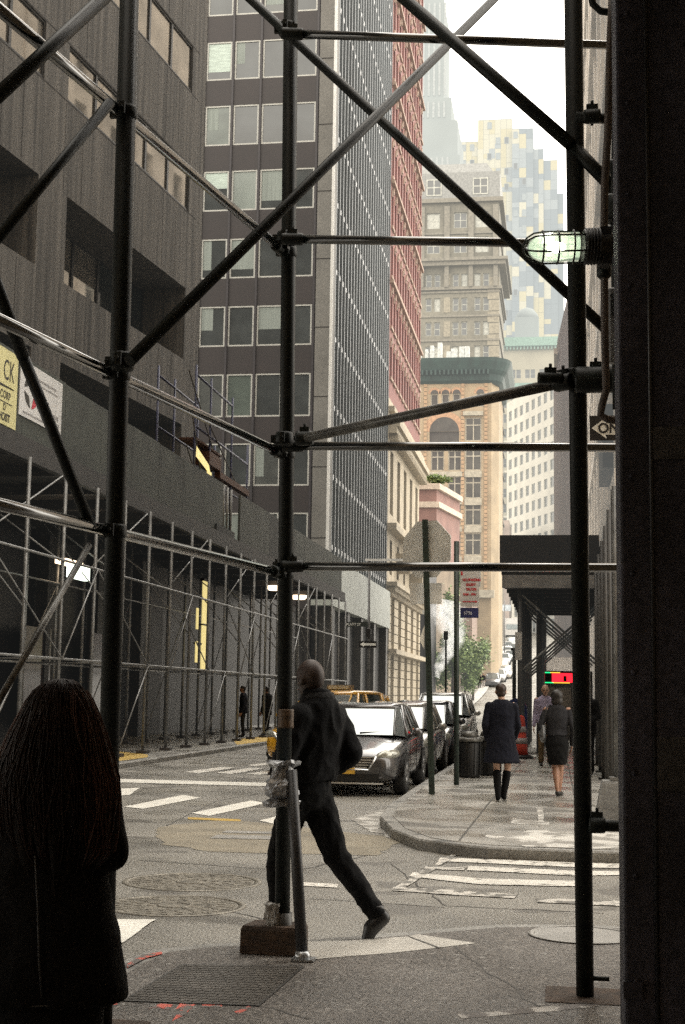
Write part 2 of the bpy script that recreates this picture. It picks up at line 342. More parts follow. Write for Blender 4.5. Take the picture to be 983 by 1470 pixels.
rag([hit(x, y, 2, .1255) for x, y in [(335, 1062), (400, 1054), (400, 1062), (340, 1069)]], .1255, 'kerb_paint', mat('yellow_kerb_paint', (0, 0, 0)), amp=.03)
# manholes
def manhole(x, y, z, rad, label, m, grp='manhole covers in the road', pale=False):
    p = hit(x, y, 2, z); t = thing('manhole_cover', label, 'manhole cover', p, None if pale else grp)
    MB().lathe([(rad*1.0, 0), (rad*.995, .005), (rad*.9, .006), (rad*.9, 0)], p, 40).build('rim', m, t)
    d = MB().lathe([(rad*.895, 0), (rad*.895, .001), (rad*.88, .002)], p, 40)
    if not pale:
        for rr, nn in ((.8, 26), (.65, 20), (.5, 16), (.33, 10)):
            for k in range(nn):
                a = 2*math.pi*k/nn + rr*3; ca, sa = math.cos(a), math.sin(a); M4 = Matrix.Translation(p) @ Matrix.Rotation(a, 4, 'Z')
                d.box(rad*(rr-.05), rad*(rr+.05), -.03*rad*2*rr*.9, .03*rad*2*rr*.9, .001, .006, M4)
        d.lathe([(rad*.24, .001), (rad*.24, .007), (rad*.2, .007), (rad*.2, .001)], p, 24)
    d.build('cover', m, t)
    return t
IRON2 = mat('worn_cast_iron', (.2, .185, .155), .42, .4, 8, metal=.35, bump=.3, fine=.3, fscale=50)
manhole(276, 1266, .001, .60, 'round patterned manhole cover farther from the kerb, toward the crosswalk stripes', IRON2)
manhole(250, 1300, .001, .55, 'round patterned manhole cover nearest the woman and the white stripe', IRON2)
manhole(835, 1342, .128, .34, 'smooth pale round cover set in the dark pavement by the scaffold', mat('pale_cover', (.27, .262, .245), .5, .2, 4, fine=.2), pale=True)
# diamond-plate hatch
q = [hit(x, y, 2, .13) for x, y in [(180, 1435), (262, 1385), (433, 1387), (370, 1442)]]
t = thing('hatch_cover', 'square steel tread plate hatch set in the near pavement', 'hatch', (sum((p.x for p in q))/4, sum((p.y for p in q))/4, .128))
mb = MB(); mb.quad(*[(p.x, p.y, .129) for p in q])
def bil(u, v): return q[0].lerp(q[3], u).lerp(q[1].lerp(q[2], u), v)
for i in range(26):
    for j in range(16):
        p = bil((i+.5)/26, (j+.5)/16); a = R(35) if (i+j) % 2 else R(-55)
        M4 = Matrix.Translation((p.x, p.y, .129)) @ Matrix.Rotation(a, 4, 'Z'); mb.box(-.02, .02, -.005, .005, 0, .002, M4)
hp = mb.build('plate', mat('tread_plate', (.1, .092, .082), .45, .3, 5, metal=.4, fine=.3), t)
mb = MB(); cen = sum((p for p in q), Vector())/4
for i in range(4):
    a, b = q[i], q[(i+1) % 4]; a2 = cen+(a-cen)*1.04; b2 = cen+(b-cen)*1.04
    mb.quad((a.x, a.y, .1295), (b.x, b.y, .1295), (b2.x, b2.y, .1295), (a2.x, a2.y, .1295))
mb.build('frame', mat('hatch_frame', (.05, .048, .045), .6, metal=.3), t)
# sewer grating plates in the tan patch
t = thing('drain_grate', 'flat rectangular steel drain plate in the tan road patch', 'drain', hit(340, 1196, 2, .0075))
for px in ([(325, 1192), (400, 1194), (398, 1197), (318, 1195)], [(312, 1198), (400, 1200), (398, 1205), (300, 1203)]):
    MB().quad(*[(p.x, p.y, .0085) for p in [hit(x, y, 2, .0085) for x, y in px]]).build('plate', mat('pale_cover', (0, 0, 0)), t)
# ------------------------------------------------------------------ facades
def wall(mb, O, U, u0, u1, z0, z1, rects, depth):
    U = Vector((U[0], U[1], 0)).normalized(); N = Vector((U.y, -U.x, 0)); O = Vector((O[0], O[1], 0))
    def pt(u, z, d=0): return O + U*u + Vector((0, 0, z)) - N*d
    us = sorted({u0, u1} | {min(max(a, u0), u1) for r in rects for a in r[:2]}); zs = sorted({z0, z1} | {min(max(a, z0), z1) for r in rects for a in r[2:4]})
    us = [a for i, a in enumerate(us) if i == 0 or a-us[i-1] > 1e-5]; zs = [a for i, a in enumerate(zs) if i == 0 or a-zs[i-1] > 1e-5]
    for a, b in zip(us, us[1:]):
        for e, g in zip(zs, zs[1:]):
            mu, mz = (a+b)/2, (e+g)/2
            if any(r[0] < mu < r[1] and r[2] < mz < r[3] for r in rects): continue
            mb.quad(pt(a, e), pt(b, e), pt(b, g), pt(a, g))
    for r in rects:
        a, b, e, g = max(r[0], u0), min(r[1], u1), max(r[2], z0), min(r[3], z1); d = r[4] if len(r) > 4 else depth
        mb.quad(pt(a, e), pt(a, e, d), pt(a, g, d), pt(a, g)); mb.quad(pt(b, e, d), pt(b, e), pt(b, g), pt(b, g, d))
        mb.quad(pt(a, e), pt(b, e), pt(b, e, d), pt(a, e, d)); mb.quad(pt(a, g, d), pt(b, g, d), pt(b, g), pt(a, g))
    return mb
WCACHE = {}
def window(parent, O, U, u, z, w_, h_, depth, fm, gm, ft=.06, mull=0, trans=0, bars=None):
    """one window: frame mesh with its pane as a child; u,z = lower left corner on the facade"""
    U = Vector((U[0], U[1], 0)).normalized(); N = Vector((U.y, -U.x, 0))
    key = (round(w_, 2), round(h_, 2), fm.name, gm.name, ft, mull, trans)
    if key not in WCACHE:
        f = MB(); d = .05
        f.box(0, ft, -d, .02, 0, h_); f.box(w_-ft, w_, -d, .02, 0, h_); f.box(ft, w_-ft, -d, .02, 0, ft); f.box(ft, w_-ft, -d, .02, h_-ft, h_)
        for i in range(mull): x = w_*(i+1)/(mull+1); f.box(x-ft/2, x+ft/2, -d+.004, .02, ft, h_-ft)
        if trans: f.box(ft, w_-ft, -d+.008, .02, h_*trans-ft/2, h_*trans+ft/2)
        fo = f.build('window', fm, None)
        g = MB(); g.quad((ft, 0, ft), (w_-ft, 0, ft), (w_-ft, 0, h_-ft), (ft, 0, h_-ft)); go = g.build('pane', gm, None)
        WCACHE[key] = (fo.data, go.data); bpy.data.objects.remove(fo); bpy.data.objects.remove(go)
    fd, gd = WCACHE[key]
    fo = bpy.data.objects.new('window', fd); COL.objects.link(fo); go = bpy.data.objects.new('pane', gd); COL.objects.link(go); go.parent = fo
    p = Vector((O[0], O[1], 0)) + U*u + Vector((0, 0, z)) - N*depth
    off = parent.location if parent else Vector()
    fo.location = p-off; fo.rotation_euler.z = math.atan2(U.y, U.x); fo.parent = parent
    return fo
def shell(mb, pts, z0, z1, skip=()):    # closed outline walls plus roof; skip sides that carry a real facade
    n = len(pts)
    for i in range(n):
        if i in skip: continue
        a, b = pts[i], pts[(i+1) % n]; mb.quad((*a, z0), (*b, z0), (*b, z1), (*a, z1))
    mb.quad(*[(*p, z1) for p in pts]); return mb
# --- board-marked concrete building on the left
A = Vector((-13.0, 49.84)); U1 = Vector((.1050, .9945)).normalized(); A = A + U1*(-.38)
t = thing('concrete_building', 'grey board-marked concrete building with deep dark window recesses, left above the tall shed', 'building', (A.x, A.y, 0))
L1 = 62.; mod = 11.46; rects = []
for k in range(6):
    b = -1.4 - k*mod
    for z0, z1, d in ((18.8, 20.5, .12), (23.3, 25.05, .12), (27.9, 29.6, .12), (32.5, 34.2, .12), (37, 38.7, .12)): rects.append((b-9.93, b-.0, z0, z1, d))
    rects.append((b-9.7, b-.05, 13.35, 15.95, 1.7)); rects.append((b-9.7, b-.05, 8.3, 11.0, 1.7))
R1 = [(r[0]+L1, r[1]+L1, *r[2:]) for r in rects]; R1 = [r for r in R1 if r[0] > 0]
O1 = A - U1*L1; mb = wall(MB(), O1, U1, 0, L1, 6.5, 44, R1, .2)
N1 = Vector((U1.y, -U1.x)); B_ = A - N1*24; D_ = O1 - N1*24
shell(mb, [tuple(O1), tuple(A), tuple(B_), tuple(D_)], 6.5, 44, skip=(0,)); mb.build('wall', CONC, t)
mb = MB()                                # formwork joints as thin dark grooves, set proud by 2 mm
for r in R1:
    if r[4] < 1:
        for zz in (r[2]-.05, r[3]+.02):
            p0 = O1+U1*(r[0]-.75); p1 = O1+U1*(r[1]+.75); nn = N1*.004
            mb.quad((p0.x+nn.x, p0.y+nn.y, zz), (p1.x+nn.x, p1.y+nn.y, zz), (p1.x+nn.x, p1.y+nn.y, zz+.04), (p0.x+nn.x, p0.y+nn.y, zz+.04))
for k in range(0, 50):
    uu = L1-1.9*k-.7*(k % 2)
    if uu < 0: break
    p0 = O1+U1*uu+N1*.005; p1 = p0+U1*.025
    for z0, z1 in ((11.1, 13.25), (16.05, 18.7), (20.65, 23.2), (25.2, 27.8), (29.75, 32.4)): mb.quad((p0.x, p0.y, z0), (p1.x, p1.y, z0), (p1.x, p1.y, z1), (p0.x, p0.y, z1))
mb.build('formwork_joints', mat('concrete_groove', (.025, .022, .02), .9), t)
FR1 = mat('dark_bronze_frame', (.02, .019, .018), .5)
for r in R1:
    if r[1] > L1-36 and r[2] < 30:
        n = 5; ww = (r[1]-r[0])/n; d = r[4]-.04
        for i in range(n): window(t, O1, U1, r[0]+i*ww, r[2], ww, r[3]-r[2], d, FR1, RGLASS if (r[4] < 1 or i < 3) else DGLASS, .07)
mb = MB()
for r in R1: # dark recess back walls
    p0 = O1+U1*r[0]-N1*(r[4]+.06); p1 = O1+U1*r[1]-N1*(r[4]+.06); mb.quad((p0.x, p0.y, r[2]), (p1.x, p1.y, r[2]), (p1.x, p1.y, r[3]), (p0.x, p0.y, r[3]))
mb.build('recess_back', mat('recess_dark', (.022, .021, .02), .8), t)
# --- brown office block with white framed windows and a fin-covered flank
t = thing('office_block', 'brown panelled office block with white window frames and a flank of thin metal fins', 'building', (-13, 79.3, 0))
BR = mat('brown_spandrel', (.02, .0138, .013), .55, .15, .6, fine=.12, fscale=12); WF = mat('white_window_frame', (.42, .42, .39), .5, .1)
rows = [(38.08+4.09*k, 40.5+4.09*k) for k in range(3)][::-1] + [(33.98, 36.47), (29.93, 32.4), (25.8, 28.22), (21.7, 24.12), (17.5, 20.05), (13.45, 15.95), (9.4, 11.9)]
colsX = [-15.72-1.72*k for k in range(6)]; X0 = -40.
rc = [(x-X0, x+1.54-X0, a, b) for a, b in rows for x in colsX]
mb = wall(MB(), (X0, 79.3), (1, 0), 0, -13.95-X0, 0, 62, rc, .12); mb.build('wall', BR, t)
gm_ = [glass('office_glass_dark', (.045, .05, .05), .1), glass('office_glass_grey', (.08, .085, .08), .2), mat('office_glass_blind', (.2, .23, .21), .25, .15, .9, (1, 1, .4), spec=.8), mat('office_glass_green', (.085, .105, .092), .2, .2, 1.2, spec=.8)]
rnd = random.Random(5)
BLD = mat('window_blind', (.42, .5, .45), .6, .2, 2, (1, 1, 8)); CURT = mat('office_interior_pale', (.22, .25, .23), .7, .2, 1.5, (6, 1, .2))
for ri, (a, b) in enumerate(rows):
    for ci, x in enumerate(colsX):
        g = gm_[0] if rnd.random() < .55 else rnd.choice(gm_)
        if ci in (0, 1): g = gm_[0] if rnd.random() < .7 else gm_[1]
        wd = window(t, (X0, 79.3), (1, 0), x-X0, a, 1.54, b-a, .06, WF, g, .09)
        k = rnd.random()
        if k < .5 and ci > 0:                 # blinds and curtains just behind... set 6 mm before the pane, inside the frame
            mbb = MB(); h0 = rnd.choice([.1, .45, .9, 1.3]); x1 = rnd.choice([1.44, 1.44, .8, .6])
            mbb.quad((.1, -.006, .1+h0), (x1, -.006, .1+h0), (x1, -.006, b-a-.1), (.1, -.006, b-a-.1))
            bl = mbb.build('blind', BLD if rnd.random() < .5 else CURT, None); bl.parent = wd
mb = MB()                                # dark mullions between windows
for x in colsX: mb.box(x+1.57, x+1.69, 79.22, 79.298, 8, 62)
mb.build('mullions', mat('brown_mullion', (.03, .025, .028), .5), t)
PIER = mat('grey_stone_pier', (.15, .145, .133), .8, .18, .5, fine=.15, fscale=10)
mb = MB(); mb.box(-13.95, -13.0, 79.15, 80.3, 9.4, 62)
mb.build('corner_pier', PIER, t)
MB().box(-13.1, -12.94, 79.09, 79.148, 9.4, 62).build('pier_edge', mat('pale_edge_metal', (.6, .6, .58), .4, .1), t)
mb = MB()
for z in [9.4+4.09*k+1.0 for k in range(13)]: mb.box(-13.97, -13.12, 79.137, 79.149, z, z+.05)
mb.build('pier_joints', mat('concrete_groove', (0, 0, 0)), t)
FIN = mat('blue_grey_fin', (.15, .165, .175), .45, .2, .5, (1, 1, .1), metal=.3)
mb = MB(); mb.quad((-13.25, 80.3, 9.4), (-13.25, 107, 9.4), (-13.25, 107, 62), (-13.25, 80.3, 62)); mb.build('flank_glazing', glass('flank_glass', (.018, .02, .023), .15, .5), t)
nf = 21
for i in range(nf+1): y = 80.5+i*(26.3/nf); MB().box(-13.25, -13.0, y-.07, y+.07, 9.4, 62).build('fin', FIN, t)
mb = MB()
for z in [9.9+4.09*k for k in range(13)]:
    for i in range(nf): y = 80.5+i*(26.3/nf); mb.box(-13.24, -12.985, y+.09, y+.36, z, z+.3)
mb.build('floor_edge_caps', mat('cap_grey', (.3, .31, .32), .4), t)['kind'] = 'stuff'
mb = MB(); shell(mb, [(-13.3, 80.3), (-13.3, 107), (-40, 107), (-40, 79.3)], 0, 62.2, skip=(3,)); mb.build('roof', mat('recess_dark', (0, 0, 0)), t)
# podium: pale fascia and dark storefront
mb = MB(); mb.box(-13.9, -12.7, 79.1, 107, 6.6, 9.38); mb.build('fascia', mat('pale_green_fascia', (.3, .32, .29), .6, .2, 1), t)
mb = MB(); mb.box(-13.9, -13.6, 79.4, 107, 0, 6.58); mb.build('storefront', glass('storefront_glass', (.012, .012, .012), .15), t)
for y in (80, 86, 92, 98.5, 105.5): MB().box(-13.58, -12.8, y, y+.9, 0, 6.58).build('pillar', mat('podium_pillar', (.05, .047, .043), .6), t)
# --- red brick building on a cream stone base
t = thing('brick_building', 'red brick building with stone sills on a carved cream stone base', 'building', (-13, 107.2, 0))
RB = brick('red_brick', (.19, .052, .04), (.155, .042, .034), (.15, .08, .065), .5, .16); CS = mat('cream_limestone', (.34, .29, .21), .8, .2, .8, fine=.2, fscale=8, spots=((.3, .26, .2), 1.5, .64))
YA, YB = 107.2, 131.6; O3 = (-13, YA); U3 = (0, 1); W3 = YB-YA; rc = []; ups = []; nb = 12; bw = W3/nb
for fl in range(11):
    zb = 26.2+4.05*fl
    for i in range(nb): rc.append((i*bw+.38, (i+1)*bw-.38, zb, zb+2.75, .55)); ups.append(rc[-1])
mb = wall(MB(), O3, U3, 0, W3, 24.5, 72, rc, .55); shell(mb, [(-13, YA), (-13, YB), (-34, YB), (-34, YA)], 24.5, 72, skip=(0,)); mb.build('wall', RB, t)
GW = glass('brick_building_glass', (.05, .05, .055), .15); FW3 = mat('dark_red_frame', (.1, .04, .035), .6)
for r in ups[:96]: window(t, O3, U3, r[0], r[2], r[1]-r[0], r[3]-r[2], .45, FW3, GW, .1, 0, .5)
mb = MB()
for r in ups[96:]: mb.box(-13.45, -13.44, YA+r[0], YA+r[1], r[2], r[3])
if mb.v: tag(mb.build('upper_panes', GW, t), kind='stuff')
mb = MB()                                # stone sills, lintel keystones and belt courses
for fl in range(11):
    zb = 26.2+4.05*fl
    for i in range(nb):
        y0 = YA+i*bw; mb.box(-13, -12.86, y0+.3, y0+bw-.3, zb-.24, zb); mb.box(-13, -12.87, y0+bw/2-.2, y0+bw/2+.2, zb+2.72, zb+3.2); mb.box(-13, -12.9, y0+.22, y0+.4, zb+2.3, zb+2.8)
    if fl % 2 == 1: mb.box(-13, -12.72, YA, YB, zb+3.36, zb+3.62)
mb.build('stone_trim', mat('warm_stone_trim', (.3, .21, .16), .8), t)
rc = []                                  # carved base with arched tall windows
for i in range(5):
    b_ = W3/5; rc.append((i*b_+1.4, (i+1)*b_-1.4, 15.6, 20.6, .6)); rc.append((i*b_+1.5, (i+1)*b_-1.5, 1, 4.6, .7)); rc.append((i*b_+1.5, (i+1)*b_-1.5, 5.6, 9.2, .7))
    rc.append((i*b_+1.7, (i+1)*b_-1.7, 10.9, 13.6, .6))
mb = wall(MB(), O3, U3, 0, W3, 0, 24.5, rc, .6); shell(mb, [(-13, YA), (-13, YB), (-34, YB), (-34, YA)], 0, 24.4, skip=(0,)); mb.build('stone_base', CS, t)
for r in rc: window(t, O3, U3, r[0], r[2], r[1]-r[0], r[3]-r[2], r[4]-.1, mat('dark_bronze_frame', (0, 0, 0)), DGLASS, .12, 1, .6)
mb = MB()
mb.box(-13, -12.1, YA, YB+.6, 22.2, 22.7); mb.box(-13, -12.35, YA, YB+.4, 21.7, 22.2); mb.box(-13, -12.3, YA, YB+.4, 14.2, 14.7); mb.box(-13, -12.55, YA, YB+.3, 23.4, 23.8)
for i in range(30): y = YA+.4+i*W3/30; mb.box(-12.95, -12.25, y, y+.3, 21.2, 21.7)
mb.build('cornice', CS, t)
mb = MB(); mb.box(-13, -11.7, YA+6, YB-6, 12.6, 12.95); mb.box(-11.86, -11.7, YA+6, YB-6, 13.9, 14.1)
for i in range(26): y = YA+6.2+i*.48; mb.tube((-11.78, y, 12.95), (-11.78, y, 13.9), .09, 6)
for y in (YA+7, YB-7.5): mb.prism([(-13, y), (-11.9, y), (-11.9, y+.5), (-13, y+.5)], 11.4, 12.6)
mb.build('balcony', CS, t)
mb = MB(); mb.box(-13, -12.2, YA, YB, 9.9, 10.2)
for i in range(34): y = YA+.2+i*W3/34.5; mb.box(-13, -12.35, y, y+.36, 8.6+.9, 9.9); mb.box(-13, -12.55, y+.05, y+.3, 9.1, 9.5)
for i in range(13): z = .4+i*.68; mb.box(-13, -12.93, YA, YB, z+.6, z+.64) if 0 else None
mb.build('console_frieze', CS, t)
for i in range(6):
    mb = MB(); yc = YA + i*W3/5
    for k in range(13):
        z = .3+k*.68; mb.box(-13, -12.8, max(YA, yc-1.35), min(YB, yc+1.35), z, z+.6)
    mb.build('rusticated_pier', CS, t)
mb = MB(); mb.box(-13, -12.2, YA, YB, 4.75, 5.1); mb.build('awning_ledge', CS, t)
# --- dark corner facade with a pale banner
t = thing('dark_storefront', 'narrow dark storefront building just past the cream stone base', 'building', (-13, 134, 0))
mb = MB(); shell(mb, [(-18, 134), (-12.2, 134), (-12.2, 142), (-18, 142)], 0, 16.6); mb.build('wall', mat('charcoal_cladding', (.03, .029, .031), .6, .3, 1), t)
MB().quad((-13.1, 133.97, 6.9), (-12.25, 133.97, 5.2), (-12.25, 133.97, 9.3)).build('banner', mat('pale_banner', (.5, .46, .38), .7), t)
MB().quad((-12.9, 133.96, 9.4), (-12.7, 133.96, 9.2), (-12.5, 133.96, 9.6), (-12.7, 133.96, 10)).build('emblem', WF, t)
mb = MB(); mb.box(-12.6, -12.25, 133.9, 133.98, 0, 16.4); mb.build('corner_post', BLACK, t)
# --- small red rooftop building with greenery
t = thing('red_terrace_building', 'small red brick building with a cream parapet band, under rooftop bushes', 'building', (-12, 148, 8))
mb = MB(); shell(mb, [(-17, 146), (-12.6, 146), (-10.9, 156), (-17, 156)], 15.5, 23.4); mb.build('wall', brick('pink_brick', (.235, .115, .09), (.215, .1, .08), (.22, .14, .12), .4, .13), t)
mb = MB(); shell(mb, [(-17, 146.1), (-12.7, 146.1), (-11.0, 156), (-17, 156)], 0, 15.5); mb.build('stone_base', mat('brown_sandstone', (.2, .155, .11), .85, .3, .6), t)
mb = MB()
for z0, z1, e in ((21.0, 21.6, .3), (22.9, 23.5, .35)):
    mb.prism([(-17, 146-e), (-12.6+e, 146-e), (-10.9+e, 156), (-17, 156)], z0, z1)
mb.build('parapet_band', mat('cream_parapet', (.5, .42, .34), .8), t)
# --- tan corner building with green copper cornice
t = thing('tan_corner_building', 'tan brick corner building with a large arch and a heavy green copper cornice', 'building', (-12, 170, 8))
TB = brick('tan_brick', (.33, .25, .15), (.3, .225, .135), (.33, .27, .19), .6, .22)
TX0, TX1 = -20.0, -8.1; O6 = (TX0, 170); U6 = (1, 0); W6 = TX1-TX0; wl = []
fl6 = [(14.5, 16.9), (18.4, 21.0), (22.0, 24.7), (25.3, 28.0), (28.7, 31.2)]
for a, b in fl6:
    for x in (-15.4, -13.3): wl.append((x-TX0, x+1.6-TX0, a, b, .4))
    wl.append((-11.25-TX0, -9.3-TX0, a, b+.1, .3)); wl.append((-18.6-TX0, -16.6-TX0, a, b, .4))
for x in (-15.5, -14.15, -12.8): wl.append((x-TX0, x+.95-TX0, 36.3, 38.2, .35))
wl.append((-11.25-TX0, -9.3-TX0, 32.3, 35.2, .3)); wl.append((-9.9-TX0, -9.0-TX0, 36.5, 38.2, .35))
arch = (-15.6-TX0, -12.0-TX0, 32.2, 33.5, .5)
mb = wall(MB(), O6, U6, 0, W6, 0, 39.6, wl + [arch], .4)
shell(mb, [(TX0, 170), (TX1, 170), (-7.3, 172.4), (-7.3, 184), (TX0, 184)], 0, 39.6, skip=(0,)); mb.build('wall', TB, t)
FR6 = mat('grey_stone_frame', (.36, .33, .26), .7); G6 = glass('tan_building_glass', (.06, .058, .05), .2)
for r in wl: window(t, O6, U6, r[0], r[2], r[1]-r[0], r[3]-r[2], r[4]-.12, FR6, G6, .13, 1 if r[1]-r[0] > 1 else 0, .68 if r[3]-r[2] > 2 else 0)
mb = MB(); cx_, cz_ = -13.8, 33.5          # the big arch: dark half disc with pane, surround ring
mb.add([(cx_+1.8*math.cos(a), 169.985, cz_+1.8*math.sin(a)) for a in [math.pi*i/20 for i in range(21)]], [tuple(range(21))])
mb.box(-15.6, -12.0, 170.3, 170.31, 32.2, 33.5); mb.build('arch_window', G6, t, fix=False)
mb = MB()
for i in range(20):
    a, b = math.pi*i/20, math.pi*(i+1)/20
    q4 = [(cx_+r_*math.cos(g), 169.97, cz_+r_*math.sin(g)) for r_, g in ((1.8, a), (2.5, a), (2.5, b), (1.8, b))]; mb.quad(*q4)
mb.build('arch_surround', mat('terracotta_arch', (.4, .24, .14), .8), t)
for x in (-15.03, -13.68, -12.33, -9.45):
    mb = MB()
    for i in range(10):
        a, b = math.pi*i/10, math.pi*(i+1)/10; mb.quad(*[(x+r_*math.cos(g), 169.975, 38.2+r_*math.sin(g)) for r_, g in ((.48, a), (.78, a), (.78, b), (.48, b))])
    mb.build('small_arch', mat('terracotta_arch', (0, 0, 0)), t)
mb = MB()
for x in (-15.03, -13.68, -12.33, -9.45): mb.add([(x+.48*math.cos(a), 169.98, 38.2+.48*math.sin(a)) for a in [math.pi*i/10 for i in range(11)]], [tuple(range(11))])
mb.build('lunettes', G6, t)
GC = mat('green_copper', (.018, .042, .036), .6, .3, 1.2, fine=.2, fscale=8)
mb = MB(); prof = [(39.4, .1), (39.7, .5), (40.4, .7), (40.9, 1.1), (41.9, 1.5), (42.3, 1.6)]
rg = []
for z, e in prof:
    pts = [(TX0, 170-e), (TX1-.8, 170-e)] + [(TX1-.8+(1.6+e)*math.sin(a)*1., 171.6-(1.6+e)*math.cos(a)) for a in [R(15*i) for i in range(1, 7)]] + [(-7.3+e, 184), (TX0, 184)]
    rg.append([(x, y, z) for x, y in pts])
mb.rings(rg, True, False); mb.build('cornice', GC, t)
mb = MB()
for i in range(22): x = TX0+.3+i*.53; mb.box(x, x+.22, 168.75, 169.4, 40.3, 40.9)
mb.build('cornice_brackets', GC, t)
for a, b in fl6[1:]:
    MB().box(-15.6, -11.6, 169.8, 169.99, a-.75, a-.15).build('stone_spandrel', FR6, t); MB().box(-11.3, -9.25, 169.82, 169.99, a-.85, a-.05).build('stone_spandrel', FR6, t)
MB().box(-11.5, -9.1, 169.6, 169.99, 35.4, 35.9).build('stone_lintel', FR6, t); MB().box(-11.9, TX1+.4, 169.2, 169.99, 13.3, 14.2).build('stone_belt', FR6, t)
for x in (-16.3, -11.75, -8.95):
    mb = MB()
    for k in range(52): z = 13.5+k*.5; mb.box(x, x+.38, 169.88, 169.99, z, z+.38)
    mb.build('brick_pilaster', mat('orange_brick_pilaster', (.38, .255, .15), .85, .2, 1), t)
mb = MB()                                  # rooftop plant
rnd = random.Random(3)
for i in range(9): x = -17.5+i*.85+rnd.random()*.4; h = .6+rnd.random()*2.2; mb.box(x, x+.35+rnd.random()*.4, 172, 173, 42.3, 42.3+h)
mb.build('roof_plant', mat('pale_plant', (.5, .52, .5), .6), t)
# --- old stone tower behind it
t = thing('stone_tower', 'tall grey stone tower with cornices, paired windows and a mansard top', 'building', (-16, 230, 12))
TS = mat('weathered_stone', (.155, .142, .11), .85, .25, .25, fine=.2, fscale=2.5); TXa, TXb = -26.5, -9.75; O7 = (TXa, 230); W7 = TXb-TXa; wl = []
zr = [24+4.1*k for k in range(12)]
for z in zr:
    for xc in (-24.5, -20.7, -16.2, -12.6):
        for s in (-1, 1): wl.append((xc+s*.72-.5-TXa, xc+s*.72+.5-TXa, z, z+2.3, .35))
for z in (75, 79.3):
    for xc in (-24.5, -20.7, -16.2, -12.6): wl.append((xc-1.1-TXa, xc+1.1-TXa, z, z+2.7, .4))
mb = wall(MB(), O7, U6, 0, W7, 8, 83.8, wl, .35); shell(mb, [(TXa, 230), (TXb, 230), (TXb, 250), (TXa, 250)], 8, 83.7, skip=(0,)); mb.build('wall', TS, t)
F7 = mat('pale_tower_frame', (.33, .33, .29), .6); G7 = glass('tower_glass', (.05, .05, .046), .25)
G7b = mat('tower_blind', (.35, .35, .31), .5)
rnd = random.Random(8)
vis7 = [r for r in wl if r[0]+TXa > -23.8]
for r in vis7[:96]: window(t, O7, U6, r[0], r[2], r[1]-r[0], r[3]-r[2], .3, F7, G7 if rnd.random() < .6 else G7b, .14, 0 if r[1]-r[0] < 1.5 else 1, .5)
mb = MB()
for z, e, h in ((72.6, 1.1, .7), (73.3, 1.5, .5), (68.6, .5, .5), (83.6, .7, .7), (78.2, .25, .3)) + tuple((zz-1.0, .22, .3) for zz in zr): mb.box(TXa, TXb+e, 230-e, 250, z, z+h)
for xc in (-22.6, -18.4, -14.4, -10.3):
    mb.box(xc-.35, xc+.35, 229.3, 229.99, 69, 72.6); mb.box(xc-.45, xc+.45, 229.5, 229.99, 74, 83)
mb.build('cornice', mat('tower_trim', (.17, .155, .125), .85), t)
mb = MB()
for k in range(24): z = 24+k*1.95; mb.box(TXb-1.9+.25*(k % 2), TXb+.05, 229.9, 229.99, z, z+1.8)
mb.build('quoin_strip', mat('pale_quoin', (.23, .205, .155), .85), t)
for z in zr: MB().box(-18.9, -17.8, 229.9, 229.99, z-.2, z+2.4).build('stone_panel', mat('pale_quoin', (0, 0, 0)), t)
mb = MB(); mb.prism([(TXa, 230.6), (TXb+.1, 230.6), (TXb+.1, 249), (TXa, 249)], 84.3, 89.2)
mb.rings([[(TXa, 231, 89.2), (TXb-1, 231, 89.2), (TXb-1, 248, 89.2), (TXa, 248, 89.2)], [(TXa, 232, 91.2), (TXb-2.2, 232, 91.2), (TXb-2.2, 247, 91.2), (TXa, 247, 91.2)]], True, False)
mb.build('mansard_roof', mat('slate_grey', (.2, .2, .19), .7), t)
for xc in (-20.7, -12.9):
    window(t, (0, 230.55), U6, xc-1.3, 85.2, 2.6, 2.9, -.0, F7, G7, .2, 1, .5)
# --- pale stepped skyscraper
t = thing('pale_skyscraper', 'pale stepped skyscraper fading into the haze, tallest in view', 'building', (-30, 330, 20))
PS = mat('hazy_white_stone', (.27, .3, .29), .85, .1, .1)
mb = MB()
mb.box(-45, -25.6, 330, 350, 15, 146); mb.box(-45, -27.6, 331, 349, 146, 172); mb.box(-45, -29, 332, 348, 172, 215); mb.box(-45, -24.0, 329.5, 350.5, 15, 140); mb.box(-45, -23.4, 329, 351, 15, 131)
mb.build('wall', PS, t)
mb = MB()
for i in range(9): x = -37+i*1.3; mb.box(x, x+.55, 328.9, 330.9, 20, 130.5) if i % 1 == 0 else None
for i in range(8): x = -37+i*1.3; mb.box(x+.3, x+.85, 329.85, 329.98, 141, 145); mb.box(x+.3, x+.85, 330.85, 330.98, 147, 171)
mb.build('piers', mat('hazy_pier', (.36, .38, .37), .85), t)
for k in range(10):
    for i in range(4): window(t, (0, 328.99), U6, -33.4+i*2.6, 92+k*3.7, 1.1, 2.2, -.03, F7, mat('hazy_blue_glass', (.3, .34, .35), .3), .12)
